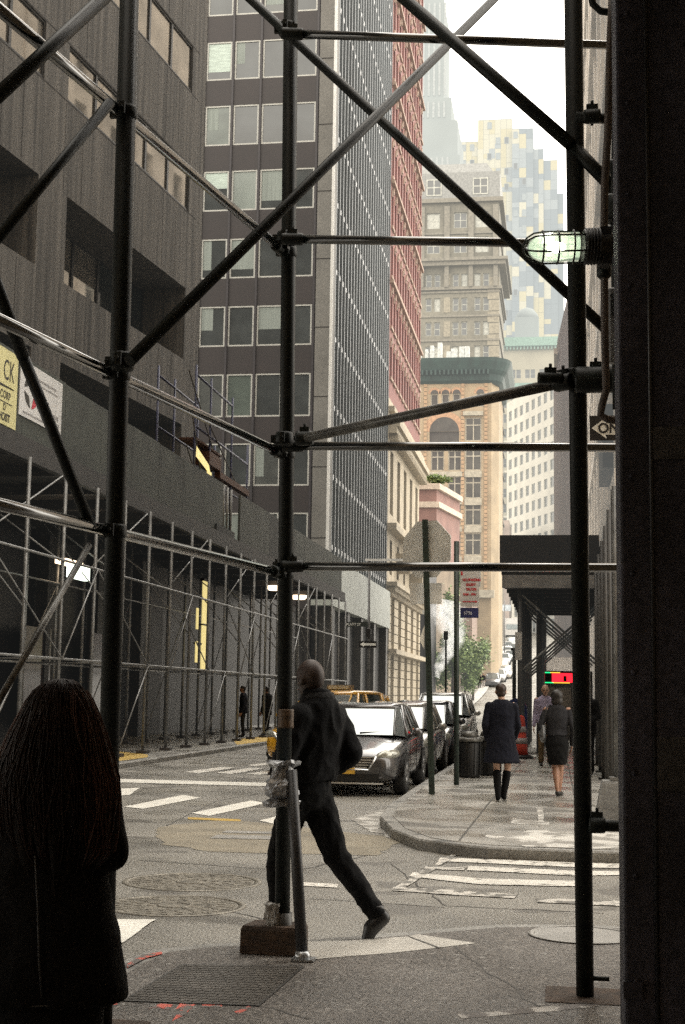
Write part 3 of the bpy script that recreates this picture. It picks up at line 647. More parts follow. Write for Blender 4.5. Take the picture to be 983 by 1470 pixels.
# --- patchwork tower
t = thing('patchwork_tower', 'tall modern tower clad in a patchwork of yellow, cream and slate panels', 'building', (-15, 420, 25))
sil = [(-29.9, -24.5, 172), (-24.5, -13.9, 178.5), (-13.9, -7.5, 174.5), (-7.5, -4.4, 168), (-4.4, -.2, 164.5), (-.2, 1.6, 154)]
PW = [mat('panel_yellow', (.58, .51, .28), .7, .1), mat('panel_cream', (.62, .58, .42), .7, .1), mat('panel_slate', (.19, .23, .26), .6, .15), mat('panel_grey', (.32, .36, .38), .6, .15)]
mb = MB(); rnd = random.Random(11)
for x0, x1, zt in sil: mb.box(x0, x1, 420.2 + abs(x0+13)*.15, 445, 20, zt)
mb.build('wall', mat('panel_slate', (0, 0, 0)), t)
mb = MB()
for x0, x1, zt in sil:
    n = max(1, round((x1-x0)/1.9)); cw = (x1-x0)/n
    for i in range(n):
        z = zt-.3; pal = (0, 0, 1, 1, 1, 3) if x0 < -14 else (0, 1, 2, 2, 2, 3, 3)
        while z > 85:
            h = rnd.choice([1.55, 3.1, 3.1, 4.65]); mb.c = rnd.choice(pal if z > 125 else (0, 1, 2, 2, 2, 3)); y = 420.2+abs(x0+13)*.15
            mb.box(x0+i*cw+.03, x0+(i+1)*cw-.03, y-.12-.1*rnd.random(), y-.005, z-h+.05, z); z -= h
mb.build('cladding_panels', PW, t)
n = 0
for x0, x1, zt in sil:
    for k in range(int((zt-95)/3.1)):
        for i in range(max(1, int((x1-x0)/2.6))):
            if rnd.random() < .5 and n < 98:
                n += 1; window(t, (0, 419.9+abs(x0+13)*.15), U6, x0+.4+i*2.6, zt-3.2-k*3.1*1.6, 1.3, 2.1, 0, mat('panel_grey', (0, 0, 0)), mat('hazy_blue_glass', (0, 0, 0)) if rnd.random() < .6 else G7, .12)
# --- beige tower with green cornice line
t = thing('beige_tower', 'beige office tower with paired windows and green copper bands at the top', 'building', (-8, 350, 20))
mb = MB(); wl = []
for k in range(17):
    for i in range(6): xc = -14.2+i*3.55; wl += [(xc-1.25+24, xc-.1+24, 20.5+3.75*k, 20.5+3.75*k+2.2, .4), (xc+.1+24, xc+1.25+24, 20.5+3.75*k, 20.5+3.75*k+2.2, .4)]
wall(mb, (-24, 350), U6, 0, 34, 14, 89, wl, .4); shell(mb, [(-24, 350), (10, 350), (10, 380), (-24, 380)], 14, 89, skip=(0,)); mb.build('wall', mat('beige_stone', (.36, .33, .25), .85, .12, .2), t)
wl.sort(key=lambda r: (abs(r[0]-14), r[2])); vis = [r for r in wl if -15.6 < r[0]-24 < .6]
for r in vis[:98]: window(t, (-24, 350), U6, r[0], r[2], r[1]-r[0], r[3]-r[2], .3, F7, G7, .1, 0, .5)
mb = MB()
for r in vis[98:]: mb.quad((r[0]-24, 350.3, r[2]), (r[1]-24, 350.3, r[2]), (r[1]-24, 350.3, r[3]), (r[0]-24, 350.3, r[3]))
if mb.v: tag(mb.build('more_panes', G7, t), kind='stuff')
mb = MB(); mb.box(-24.5, 10.5, 348.4, 380.5, 88.4, 90.6)
for i in range(40): x = -24+i*.85; mb.box(x, x+.35, 348.8, 349.9, 87.6, 88.4)
mb.box(-24, 10, 349.5, 349.99, 77.6, 79.2); mb.build('copper_bands', mat('pale_verdigris', (.2, .31, .26), .7), t)
mb = MB()
for z in (31.4, 46.4, 57.7, 65.2): mb.box(-24, 10, 349.5, 349.99, z-1.0, z-.5)
mb.build('belt_courses', mat('beige_trim', (.55, .51, .42), .85), t)
t = thing('roof_pavilion', 'domed rooftop pavilion above the green banded beige tower', 'roof pavilion', (-8, 352, 90))
mb = MB(); mb.box(-11, -5, 353, 360, 90.6, 97)
mb.lathe([(2.9, 0), (2.7, 1.4), (1.7, 2.6), (.2, 3.2)], (-8, 356, 97), 12)
mb.build('drum', mat('hazy_white_stone', (0, 0, 0)), t)
# --- white-windowed building turned to the street
Aw = Vector((-.4, 262)); dw = Vector((-.42, 1)).normalized()
t = thing('white_office_building', 'long white building with rows of small square windows stepping uphill', 'building', (-1, 262, 15))
lw = 26.; Ow = Aw + dw*lw; Uw = -dw     # seen from the left: right end is nearest
Uw = dw; Ow = Aw
Nw = Vector((Uw.y, -Uw.x))
# facade faces -X: U must run so that N points left
Uw = -dw; Ow = Aw + dw*lw
rc = []
for k in range(14):
    for i in range(8): rc.append((1+i*3.1, 1+i*3.1+1.7, 14+3.3*k, 14+3.3*k+2.0, .25))
def wpt(u): return Ow + Uw*u
mb = wall(MB(), Ow, Uw, 0, lw, 8, 61, rc, .25); e1, e2 = wpt(0), wpt(lw); nb_ = -Vector((Uw.y, -Uw.x))
shell(mb, [tuple(e1), tuple(e2), tuple(e2+nb_*14), tuple(e1+nb_*14)], 8, 61, skip=(0,))
mb.build('wall', mat('white_stucco', (.5, .475, .41), .85, .1, .3), t)
for r in sorted(rc, key=lambda r: -r[2])[:96]: window(t, Ow, Uw, r[0], r[2], r[1]-r[0], r[3]-r[2], .2, F7, G7, .14, 1, 0)
# --- reddish-brown blank wall on the right
t = thing('blank_brown_wall', 'tall blank reddish brown party wall on the right side of the street', 'building', (2, 105, 3))
mb = MB(); pr = [(-.42, 110, 3), (-.42, 110, 25.8), (-.1, 102, 27.4), (1.0, 84, 27.6), (1.0, 84, 3)]
mb.add(pr + [(x+9, y, z) for x, y, z in pr], [(0, 1, 2, 3, 4), (9, 8, 7, 6, 5), (0, 5, 6, 1), (1, 6, 7, 2), (2, 7, 8, 3), (3, 8, 9, 4)])
mb.build('wall', brick('umber_brick', (.26, .19, .16), (.24, .17, .145), (.24, .19, .17), .3, .1), t, fix=True)
mb = MB(); mb.box(-.35, -.1, 100, 109.9, 25.9, 26.3); mb.build('coping', mat('cream_parapet', (0, 0, 0)), t)
# --- cream stone building along the right-hand pavement
t = thing('cream_stone_building', 'cream stone building with stacked cornices at the right edge, behind the scaffold post', 'building', (1.4, 30, 0))
RX = 1.28; yA, yB = 26., 80.; U9 = (0, -1); O9 = (RX, yB); L9 = yB-yA; rc = []
for k in range(9):
    for i in range(15): rc.append((1+i*3.6, 2.7+i*3.6, 6.4+3.3*k, 8.4+3.3*k, .3))
mb = wall(MB(), O9, U9, 0, L9, 0, 58, rc, .3); shell(mb, [(RX, yB), (RX, yA), (14, yA), (14, yB)], 0, 58, skip=(0,)); mb.build('wall', mat('pale_cream_stone', (.75, .68, .6), .8, .2, .7), t)
for r in rc[:90]: window(t, O9, U9, r[0], r[2], r[1]-r[0], r[3]-r[2], .22, F7, DGLASS, .1, 1, .5)
mb = MB()
for z, e in ((5.4, .3), (9.2, .18), (12.5, .14), (15.8, .22), (22.4, .25), (29, .2), (35.4, .2), (42, .2), (49, .2), (57.4, .5)): mb.box(RX-e, RX, yA-.2, yB, z, z+.35)
for i in range(15):
    y = yA+.4+i*3.6; mb.box(RX-.12, RX, y, y+.9, 0, 57)
mb.build('cornice', mat('pale_cream_stone', (0, 0, 0)), t)
mb = MB(); mb.box(RX-.35, RX+.1, 31, 34, 6.6, 8.0); mb.build('dark_signboard', BLACK, t)
# --- unseen tan building right of the viewer; rear wing added to block sky light
t = thing('near_tan_building', 'tan brick building beside the viewer, unseen wing behind added to block sky light', 'building', (1.6, -8, 0))
mb = MB(); shell(mb, [(1.7, 9.0), (1.7, -22), (-45, -22), (-45, -40), (18, -40), (18, 9.0)], 0, 74)
mb.build('wall', brick('tan_near_brick', (.42, .32, .21), (.38, .29, .19), (.1, .08, .06), 1.5, .6, msize=.04), t)
# ------------------------------------------------------------------ tall shed on the left pavement
XF, XBk = -10.05, -12.4; ZB, ZT = 6.46, 8.06
t = thing('sidewalk_shed', 'tall grey sidewalk shed with green plywood parapet along the left pavement', 'shed', (XF, 40, .12))
PLY = [mat('shed_green_plywood', (.042, .047, .039), .7, .4, 1.4, fine=.25, fscale=20), mat('shed_grey_plywood', (.052, .056, .047), .7, .3, 1.4, fine=.25, fscale=20), mat('shed_dark_plywood', (.018, .019, .016), .7, .3, 1.4)]
y = 14.; i = 0; rnd = random.Random(2)
while y < 67:
    L = 2.4
    if 41.8 < y < 44.0: i += 1; y += L; continue         # the gap where the lit panel shows
    m = PLY[1] if 44 < y < 49 or (56 < y < 60) else PLY[2] if 49 < y < 51.5 else PLY[0]
    MB().box(-10.42+.004*(i % 2), -10.34, y+.01, min(67.3, y+L)-.01, ZB, ZT+.01*(i % 3)).build('parapet_panel', m, t); y += L; i += 1
MB().box(-10.45, -10.28, 41.8, 44.2, ZB, ZB+.25).build('parapet_panel', PLY[2], t)
for k in range(5): MB().tube((-10.38, 42+.5*k, ZB), (-10.38, 42+.5*k, ZT), .04, 6).build('gap_post', GALV, t)
MB().box(-15, -10.46, 14, 67.3, 6.3, 6.46).build('deck', mat('shed_timber_underside', (.022, .019, .016), .85, .3, 2, (1, 6, 1)), t)
for k in range(20): MB().box(-14.9, -10.3, 14.6+2.7*k, 14.8+2.7*k, 6.05, 6.3).build('beam', mat('shed_steel_beam', (.022, .02, .019), .6), t)
MB().box(-10.3, -10.15, 14, 67.3, 6.02, 6.45).build('edge_beam', mat('shed_steel_beam', (0, 0, 0)), t)
py = [15.5+2.05*k for k in range(26)]
for yy_ in py:
    for X in (XF, XBk):
        p = MB().tube((X, yy_, .14), (X, yy_, 6.05), .042, 8).build('post', GALV, t)
        MB().box(X-.13, X+.13, yy_-.13, yy_+.13, .122, .2).build('base_plate', mat('rust_base', (.06, .05, .045), .7), p)
for X in (XF, XBk):
    for z in (2.25, 4.25):
        MB().tube((X+.05, 15, z), (X+.05, 67, z), .026, 6).build('rail', GALV, t)
for k, yy_ in enumerate(py):
    if k % 2 == 0:
        MB().tube((XF-.06, yy_, 4.25), (XBk, yy_, 5.9), .02, 6).build('brace', GALV, t)
        MB().tube((XF+.07, yy_, 2.25 if k % 4 else .4), (XF+.07, yy_+2.05, 4.25 if k % 4 else 2.25), .02, 6).build('brace', GALV, t)
        MB().tube((XF, yy_, 2.25), (XBk, yy_, 2.25), .02, 6).build('rail', GALV, t)
    if k % 3 == 1 and k < 22:
        MB().tube((XF+.07, yy_+4.1, 2.25), (XF+.07, yy_, 4.25), .018, 6).build('brace', GALV, t); MB().tube((XF-.08, yy_, 4.3), (XF-.08, yy_+4.1, 6.0), .018, 6).build('brace', GALV, t)
        MB().tube((XBk, yy_, .4), (XBk, yy_+4.1, 4.2), .018, 6).build('brace', GALV, t); MB().tube((XBk+.05, yy_+2, 5.9), (XF, yy_+2, 3.2), .018, 6).build('brace', GALV, t)
for x, yy_, b in ((-11.6, 57.5, 0), (-11.6, 63, 0)):
    MB().lathe([(.34, 0), (.34, -.1), (.26, -.18)], (x, yy_, 6.02), 14).build('lamp', emis('warm_soffit_lamp', (1, .75, .5), 4), t)
MB().box(*sorted((hit(93, 880, 0, -11.2).x, -11.05)), hit(93, 880, 0, -11.2).y, hit(118, 880, 0, -11.2).y, 4.2, 4.5).build('lamp', emis('tube_light_white', (.9, 1, .85), 3), t)
MB().box(-12.2, -11.9, 33.2, 34.4, 4.7, 4.82).build('lamp', emis('warm_soffit_lamp', (1, .75, .5), 4), t)
# storefront line behind the shed
t2 = thing('storefront_row', 'dark row of shop fronts at the back of the tall shed', 'shop row', (-16.5, 40, 0))
mb = MB(); mb.quad((-17.6, 14, .12), (-14.2, 50, .12), (-14.2, 50, 6.3), (-17.6, 14, 6.3)); mb.quad((-14.2, 50, .12), (-14.2, 79, .12), (-14.2, 79, 6.3), (-14.2, 50, 6.3)); mb.quad((-14.2, 50, 6.3), (-14.2, 79, 6.3), (-30, 79, 6.3), (-30, 50, 6.3)); mb.build('wall', mat('shop_dark', (.0075, .006, .0053), .5, .4, .8), t2)
for k in range(9):
    y = 18+k*3.6; x = -17.4+(y-14)*.0944; MB().box(x-.1, x+.25, y, y+.35, .12, 6.2).build('pilaster', mat('shop_pilaster', (.014, .011, .01), .6), t2)
for k in range(6):
    y = 20+k*4.5; x = -17.2+(y-14)*.0944+.12; MB().box(x-.02, x+.03, y, y+2.2, .6, 3.4).build('window', glass('shop_glass', (.05, .03, .026), .2), t2)
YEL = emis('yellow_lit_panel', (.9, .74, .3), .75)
pa, pb = hit(290, 900, 0, -11.9), hit(297, 900, 0, -11.9); zt_, zb_ = hit(293, 834, 0, -11.9).z, hit(293, 962, 0, -11.9).z
t3 = thing('lit_panel', 'tall glowing yellow panel standing under the shed', 'light panel', (-11.9, pa.y, .12))
MB().box(-11.93, -11.9, pa.y, pb.y, zb_, zt_).build('panel', YEL, t3)
for a_, b_ in ((2.6, 3.3), (3.7, 4.4)): MB().box(-11.93, -11.9, pa.y-.75, pa.y-.5, a_, b_).build('side_strip', YEL, t3)
mb = MB(); mb.box(-12, -11.86, pa.y-.05, pb.y+.05, zt_, zt_+.08); mb.box(-12, -11.86, pa.y-.05, pb.y+.05, zb_-.08, zb_); mb.box(-12, -11.86, pa.y-.05, pb.y+.05, (zt_+zb_)/2, (zt_+zb_)/2+.05); mb.box(-12, -11.88, pa.y-.7, pa.y-.05, 3.2, 3.26)
mb.build('frame', BLACK, t3)
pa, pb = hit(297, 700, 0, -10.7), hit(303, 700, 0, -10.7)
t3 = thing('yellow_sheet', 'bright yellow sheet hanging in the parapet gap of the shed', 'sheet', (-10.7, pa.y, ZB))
MB().box(-10.72, -10.7, pa.y, pb.y, ZB, 8.4).build('sheet', YEL, t3)  # sheet's brightness is emission, shared with the lit panel
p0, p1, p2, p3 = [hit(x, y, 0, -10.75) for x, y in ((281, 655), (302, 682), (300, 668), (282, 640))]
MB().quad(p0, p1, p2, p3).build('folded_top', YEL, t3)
# blue scaffold tower on the shed with orange planks
t3 = thing('blue_scaffold', 'blue access scaffold with orange planks standing on the shed roof', 'scaffold', (-11.2, 46, ZB))
BL = mat('blue_scaffold_tube', (.055, .062, .12), .5); fy = [41.6, 43.5, 46.5, 49.0]
for yy_ in fy:
    for X in (-11.0, -12.2): MB().tube((X, yy_, ZB), (X, yy_, 11.6 if yy_ < 48 else 10.4), .036, 6).build('upright', BL, t3)
for z in (8.3, 9.7, 11.3):
    for X in (-11.0, -12.2): MB().tube((X, 41.6, z), (X, 46.5 if z > 11 else 49, z), .035, 6).build('ledger', BL, t3)
for a, b in (((-10.95, 40.5, 11.2), (-10.95, 43.6, 9.4)), ((-10.95, 43, 10.1), (-10.95, 47.5, 8.6)), ((-10.95, 40.5, 8.9), (-10.95, 43.0, 7.3)), ((-10.9, 40.8, 10), (-10.9, 42.6, 7.6))):
    MB().tube(a, b, .022, 6).build('brace', STEEL2, t3)
OR = mat('orange_plank', (.075, .03, .016), .7, .2, 3)
MB().box(-11.6, -11.05, 42, 45.4, 9.35, 9.42).build('plank', OR, t3); MB().box(-11.4, -10.92, 43.2, 44.8, 8.78, 9.2).build('plank', OR, t3); MB().box(-11.1, -10.9, 44.6, 49.0, 8.55, 8.75).build('plank', OR, t3)
# signs on the shed parapet
def wallsign(name, label, y0, y1, z0, z1, m, grp=None):
    t = thing(name, label, 'sign', (-10.335, (y0+y1)/2, z0)); MB().box(-10.335, -10.315, y0, y1, z0, z1).build('panel', m, t); return t
t4 = wallsign('hoarding_sign', 'yellow contractor sign with dark lettering on the shed parapet', 22.6, 25.62, 6.55, 8.0, mat('cream_yellow_sign', (.62, .58, .3), .6, .08))
INK = mat('sign_ink', (.03, .028, .022), .6); Y_ = (0, 1, 0)
text(t4, 'CK', (-10.312, 24.9, 7.42), .40, Y_, INK, squash=.72); text(t4, 'BT CORP', (-10.312, 24.52, 7.05), .15, Y_, INK, squash=.9, bold=.004); text(t4, '& HOIST', (-10.312, 24.6, 6.63), .15, Y_, INK, squash=.9, bold=.006)
text(t4, 'D', (-10.312, 24.95, 6.83), .13, Y_, INK, bold=.004)
mb = MB(); N0 = -10.3115
mb.quad((N0, 23, 7.33), (N0, 25.45, 7.3), (N0, 25.45, 7.28), (N0, 23, 7.29)); mb.quad((N0, 23, 7.2), (N0, 25.45, 7.28), (N0, 25.45, 7.3), (N0, 23, 7.24))
mb.box(N0-.001, N0, 24.4, 25.4, 6.97, 6.99); mb.build('rule_lines', INK, t4)
t5 = wallsign('hoarding_sign', 'white contractor sign with a red and black round emblem on the shed parapet', 25.75, 28.1, 6.9, 8.0, mat('white_sign', (.6, .6, .6), .6, .06))
RED = mat('emblem_red', (.4, .03, .05), .6)
def blade(m, cy, cz, a0, a1, r):
    mbb = MB(); n = 8; pts = [(-10.3115, cy+r*math.cos(R(a0+(a1-a0)*i/n))*1.15, cz+r*math.sin(R(a0+(a1-a0)*i/n))) for i in range(n+1)]
    for i in range(n//2, 0, -1): pass
    k = r*.45; pts += [(-10.3115, cy+k*math.cos(R(a0+(a1-a0)*(.5)))*1.1, cz+k*math.sin(R(a0+(a1-a0)*.5)))]
    mbb.add(pts, [tuple(range(len(pts)))]); return mbb.build('emblem', m, t5)
blade(INK, 26.35, 7.45, 95, 175, .33); blade(RED, 26.35, 7.45, 5, 85, .33); blade(INK, 26.35, 7.45, 185, 265, .33); blade(RED, 26.35, 7.45, 275, 355, .33)
text(t5, 'ramin', (-10.312, 26.8, 7.3), .2, Y_, INK, squash=.85, bold=.006)
for z, h, a, b in ((7.15, .1, 26.75, 27.9), (7.0, .1, 27.3, 27.95), (7.75, .05, 26.4, 27.7), (7.65, .04, 26.9, 27.8), (6.97, .04, 25.95, 27.2)):
    mb = MB(); yy_ = a
    while yy_ < b: mb.box(-10.312, -10.3105, yy_, yy_+.05, z, z+h); yy_ += .085
    mb.build('small_print', mat('grey_print', (.22, .21, .21), .6), t5)
# ------------------------------------------------------------------ street furniture
def octsign():
    t = thing('stop_sign', 'back of an octagonal grey sign on a green pole at the far corner', 'street sign', (-1.95, 22.26, .124))
    p = t.location
    c0 = Vector((-2.07, 22.22, 3.91)); ang = R(-28); ux = Vector((math.cos(ang), math.sin(ang), 0)); r_ = .485; mb = MB()
    ring = [c0 + ux*(r_*math.cos(R(22.5+45*i))) + Vector((0, 0, r_*math.sin(R(22.5+45*i)))) for i in range(8)]; nn = Vector((-ux.y, ux.x, 0))*.012
    mb.rings([[q for q in ring], [q+nn for q in ring]], True, False); mb.build('sign_plate', mat('dull_sign_aluminium', (.66, .665, .64), .6, .15, 5), t, fix=True)
    top = Vector((-2.09, 22.14, 4.37)); mb = MB()
    pr = [(-.03, 0), (-.03, .025), (-.012, .03), (-.012, .012), (.012, .012), (.012, .03), (.03, .025), (.03, 0)]
    b0 = Vector((-1.95, 22.14, .124))
    mb.rings([[b0+Vector((x*1.5, y*1.5-.02, 0)) for x, y in pr], [top+Vector((x*1.5, y*1.5-.02, 0)) for x, y in pr]], True, False)
    po = mb.build('pole', mat('dark_green_channel', (.018, .03, .024), .45, .4, 10), t, fix=True)
    mb = MB()
    for k in range(44):
        q = b0.lerp(top, (k+.5)/44); mb.lathe([(.009, 0), (.009, .004)], (0, 0, 0), 8, Matrix.Translation(q+Vector((0, -.022, 0))) @ Matrix.Rotation(R(90), 4, 'X'))
    mb.build('punch_holes', BLACK, t)
    mb = MB(); mb.box(-2.33, -1.83, 22.26, 22.275, 3.05, 3.38); mb.build('lower_plate', mat('dull_sign_aluminium', (0, 0, 0)), t)
octsign()
t = thing('parking_sign_post', 'slim dark post carrying a red lettered parking sign and a blue plate', 'street sign', (-1.755, 24.66, .124))
MB().tube((-1.755, 24.66, .124), (-1.775, 24.66, 4.3), .045, 8).build('pole', mat('dark_green_channel', (0, 0, 0)), t)
pl = MB().box(-1.70, -1.375, 24.6, 24.615, 3.16, 3.82).build('sign_plate', mat('parking_sign_white', (.5, .48, .46), .5), t)
RT = mat('sign_red', (.45, .03, .04), .5); sg = lambda s, x, z, h, sq=.85: text(pl, s, (x, 24.596, z), h, (1, 0, 0), RT, squash=sq, bold=.003)
sg('NO STANDING', -1.66, 3.6, .045, .72); sg('EXCEPT', -1.6, 3.52, .04); sg('TRUCKS', -1.6, 3.44, .04); sg('7AM - 7PM', -1.65, 3.35, .04)
mb = MB(); mb.box(-1.66, -1.44, 24.596, 24.599, 3.235, 3.255); mb.add([(-1.44, 24.597, 3.22), (-1.40, 24.597, 3.245), (-1.44, 24.597, 3.27)], [(0, 1, 2)]); mb.box(-1.69, -1.66, 24.596, 24.599, 3.7, 3.8)
mb.build('arrow', RT, pl)
pl = MB().box(-1.70, -1.385, 24.6, 24.615, 2.965, 3.14).build('blue_plate', mat('dark_blue_plate', (.02, .025, .09), .4), t)
text(pl, '6796', (-1.64, 24.596, 3.02), .065, (1, 0, 0), mat('plate_white', (.55, .55, .6), .5), squash=.8)
# one-way sign on the right
t = thing('one_way_sign', 'black one way sign with white left arrow beside the right scaffold post', 'street sign', (.84, 17.5, .124))
MB().tube((.85, 17.56, .124), (.85, 17.56, 5.2), .04, 8).build('pole', GALV, t)
pl = MB().box(.372, 1.29, 17.49, 17.505, 4.765, 5.075).build('sign_plate', mat('sign_black', (.012, .012, .013), .4), t)
mb = MB(); ya = 17.485
mb.add([(.395, ya, 4.92), (.575, ya, 4.785), (.562, ya, 4.835), (1.27, ya, 4.835), (1.27, ya, 5.005), (.562, ya, 5.005), (.575, ya, 5.055)], [(0, 1, 2, 3, 4, 5, 6)]); mb.build('arrow', mat('sign_white', (.75, .75, .7), .5), pl)
text(pl, 'ONE WAY', (.472, 17.48, 4.858), .125, (1, 0, 0), mat('sign_black', (0, 0, 0)), squash=.92, bold=.004)
# platt street pole with lamp arm
t = thing('street_lamp', 'lamp post carrying a street name plate and a one way plate, before the office block', 'street lamp', (-9.6, 72, gz(72)))
LP = mat('lamp_post_grey', (.1, .1, .1), .5)
MB().tube((-9.6, 72, gz(72)), (-9.65, 72, 8.5), .09, 8, .06).build('pole', LP, t)
MB().box(-9.85, -7.6, 71.9, 72.05, 8.42, 8.54).build('lamp_arm', mat('pale_edge_metal', (0, 0, 0)), t)
pl = MB().box(-10.85, -9.66, 71.9, 71.94, 5.06, 5.3).build('street_name_plate', mat('name_plate_dark', (.015, .02, .018), .5), t)
text(pl, 'PLATT ST', (-10.78, 71.89, 5.11), .135, (1, 0, 0), mat('sign_white', (0, 0, 0)), squash=.95)
pl = MB().box(-10.1, -9.2, 71.9, 71.94, 4.0, 4.34).build('one_way_plate', mat('sign_black', (0, 0, 0)), t)
MB().add([(-10.05, 71.89, 4.17), (-9.85, 71.89, 4.05), (-9.85, 71.89, 4.11), (-9.25, 71.89, 4.11), (-9.25, 71.89, 4.23), (-9.85, 71.89, 4.23), (-9.85, 71.89, 4.29)], [tuple(range(7))]).build('arrow', mat('sign_white', (0, 0, 0)), pl)
MB().box(-9.74, -9.5, 71.85, 71.95, 4.5, 4.95).build('signal_box', mat('sign_black', (0, 0, 0)), t)
# litter bins
def bin_(p, label):
    t = thing('litter_bin', label, 'litter bin', p, 'black litter bins at the kerb'); q = Vector(p)
    MB().lathe([(.19, 0), (.215, .05), (.23, .62), (.215, .66)], q, 16).build('body', BLACK, t)
    MB().lathe([(.24, .66), (.25, .71), (.18, .75), (.17, .7)], q, 16).build('rim', STEEL2, t)
    mb = MB()
    for k in range(12): a = 2*math.pi*k/12; mb.box(.215, .24, -.012, .012, .06, .64, Matrix.Translation(q) @ Matrix.Rotation(a, 4, 'Z'))
    mb.build('ribs', BLACK, t); MB().lathe([(.18, .75), (.15, .83), (.06, .85)], q, 16).build('lid', STEEL2, t)
bin_((-1.68, 27.0, .124), 'shorter black litter bin on the kerb, beside the parking sign post')
bin_((-1.36, 27.9, .124), 'taller black litter bin with silver lid, nearest the woman in the coat')
# mail box
t = thing('mailbox', 'dark blue mailbox partly behind the woman in the dark coat', 'mailbox', (-1.2, 40, .124))
MBL = mat('mailbox_blue', (.02, .035, .12), .4); mb = MB()
prof = [(-.3, .2), (-.3, 1.15)] + [(-.3*math.cos(R(a)), 1.15+.32*math.sin(R(a))) for a in range(0, 181, 20)] + [(.3, .2)]
mb.rings([[(-1.2+x, 39.7, .124+z) for x, z in prof], [(-1.2+x, 40.3, .124+z) for x, z in prof]], True, False); mb.build('body', MBL, t, fix=True)
for sx in (-.25, .25):
    for sy in (-.22, .22): MB().box(-1.2+sx-.03, -1.2+sx+.03, 40+sy-.03, 40+sy+.03, .124, .33).build('leg', MBL, t)
MB().lathe([(.09, 0), (.09, .01), (.06, .01), (.06, 0)], (0, 0, 0), 14, Matrix.Translation((-1.22, 39.69, 1.05)) @ Matrix.Rotation(R(90), 4, 'X')).build('badge', mat('plate_white', (0, 0, 0)), t)
# traffic barrel
t = thing('traffic_barrel', 'orange red traffic barrel with grey bands on the far pavement', 'traffic barrel', (-1.03, 36.0, .124)); q = t.location
ORG = mat('barrel_orange', (.5, .05, .03), .5, .12); BND = mat('barrel_band', (.3, .27, .27), .5)
MB().lathe([(.24, .08), (.22, .35), (.21, .4), (.2, .58), (.19, .62), (.17, .85), (.15, 1.02), (.08, 1.06)], q, 18).build('body', ORG, t)
for a, b, r0, r1 in ((.36, .5, .222, .21), (.64, .78, .197, .183)): MB().lathe([(r0-.01, a), (r0+.005, a), (r1+.005, b), (r1-.01, b)], q, 18).build('band', BND, t)
MB().lathe([(.36, 0), (.36, .06), (.26, .09)], q, 18).build('base', BLACK, t)
# paper sign
# far right shed (canopy)
t = thing('canopy_shed', 'black boarded scaffold canopy over the far pavement on the right', 'shed', (-.2, 36, .12))
MB().box(-1.5, 1.26, 36, 36.08, 4.86, 5.69).build('parapet_panel', mat('canopy_black_board', (.014, .0145, .017), .6, .3, 1), t)
MB().box(-1.5, -1.42, 36.08, 50, 4.86, 5.6).build('parapet_panel', mat('canopy_black_board', (0, 0, 0)), t)
MB().box(-1.46, 1.25, 36.1, 50, 4.7, 4.84).build('deck', mat('shed_timber_underside', (0, 0, 0)), t)
mb = MB(); mb.box(-1.44, 1.25, 36.02, 36.2, 4.36, 4.68); mb.build('front_beam', mat('pale_grey_beam', (.22, .21, .2), .6, .3, 3), t)
for k in range(9): MB().box(-1.42, 1.24, 37.2+1.5*k, 37.35+1.5*k, 4.42, 4.7).build('joist', mat('shed_timber_underside', (0, 0, 0)), t)
for k in range(6):
    y = 36.3+2.6*k; MB().tube((-1.0, y, .13), (-1.0, y, 4.5), .05 if k else .06, 8).build('post', mat('shed_dark_steel', (.06, .058, .056), .5), t)
    if k: MB().tube((-.55, y+.4, .13), (-.55, y+.4, 4.5), .09, 8).build('post', mat('shed_dark_steel', (0, 0, 0)), t)
for k in range(5):
    y = 36.3+2.6*k
    MB().tube((-.95, y, 4.2), (.95, y+1.8, 2.6), .03, 6).build('brace', GALV, t); MB().tube((-.95, y, 2.3), (1.0, y+1.8, 4.1), .03, 6).build('brace', GALV, t)
MB().box(-1.12, -.95, 36.2, 36.22, 2.55, 3.25).build('paper_notice', mat('paper_white', (.5, .49, .47), .7), t)
# column of slim posts on the right pavement edge and the concrete base
for i, (y, big) in enumerate(((18.2, 1), (20.6, 0), (22.8, 0), (25, 0), (27.4, 0), (30, 0), (33, 0))):
    X = .70 if i == 0 else .76+.01*i
    t = thing('steel_post', 'pale steel post standing on the tapered concrete block' if big else 'slim dark steel post in the row along the right building', 'post', (X, y, .124), None if big else 'slim dark posts along the right building')
    MB().tube((X, y, .124 if not big else .62), (X, y, 4.3 if big else 4.6), .042, 8).build('shaft', GALV if big else mat('shed_dark_steel', (0, 0, 0)), t)
    MB().box(X-.1, X+.1, y-.1, y+.1, .125 if not big else .62, .16 if not big else .66).build('foot_plate', GALV if big else BLACK, t)
t = tag(MB().rings([[(.70+sx*a, 18.25+sy*a, z) for sx, sy in ((-1, -1), (1, -1), (1, 1), (-1, 1))] for a, z in ((.28, .125), (.27, .2), (.2, .58), (.185, .615))], True, False).build('concrete_block', mat('grey_cast_concrete', (.2, .2, .195), .8, .25, 3, fine=.3, fscale=40)),
        'tapered concrete block on the pavement at the right, under a pale post', 'concrete block')
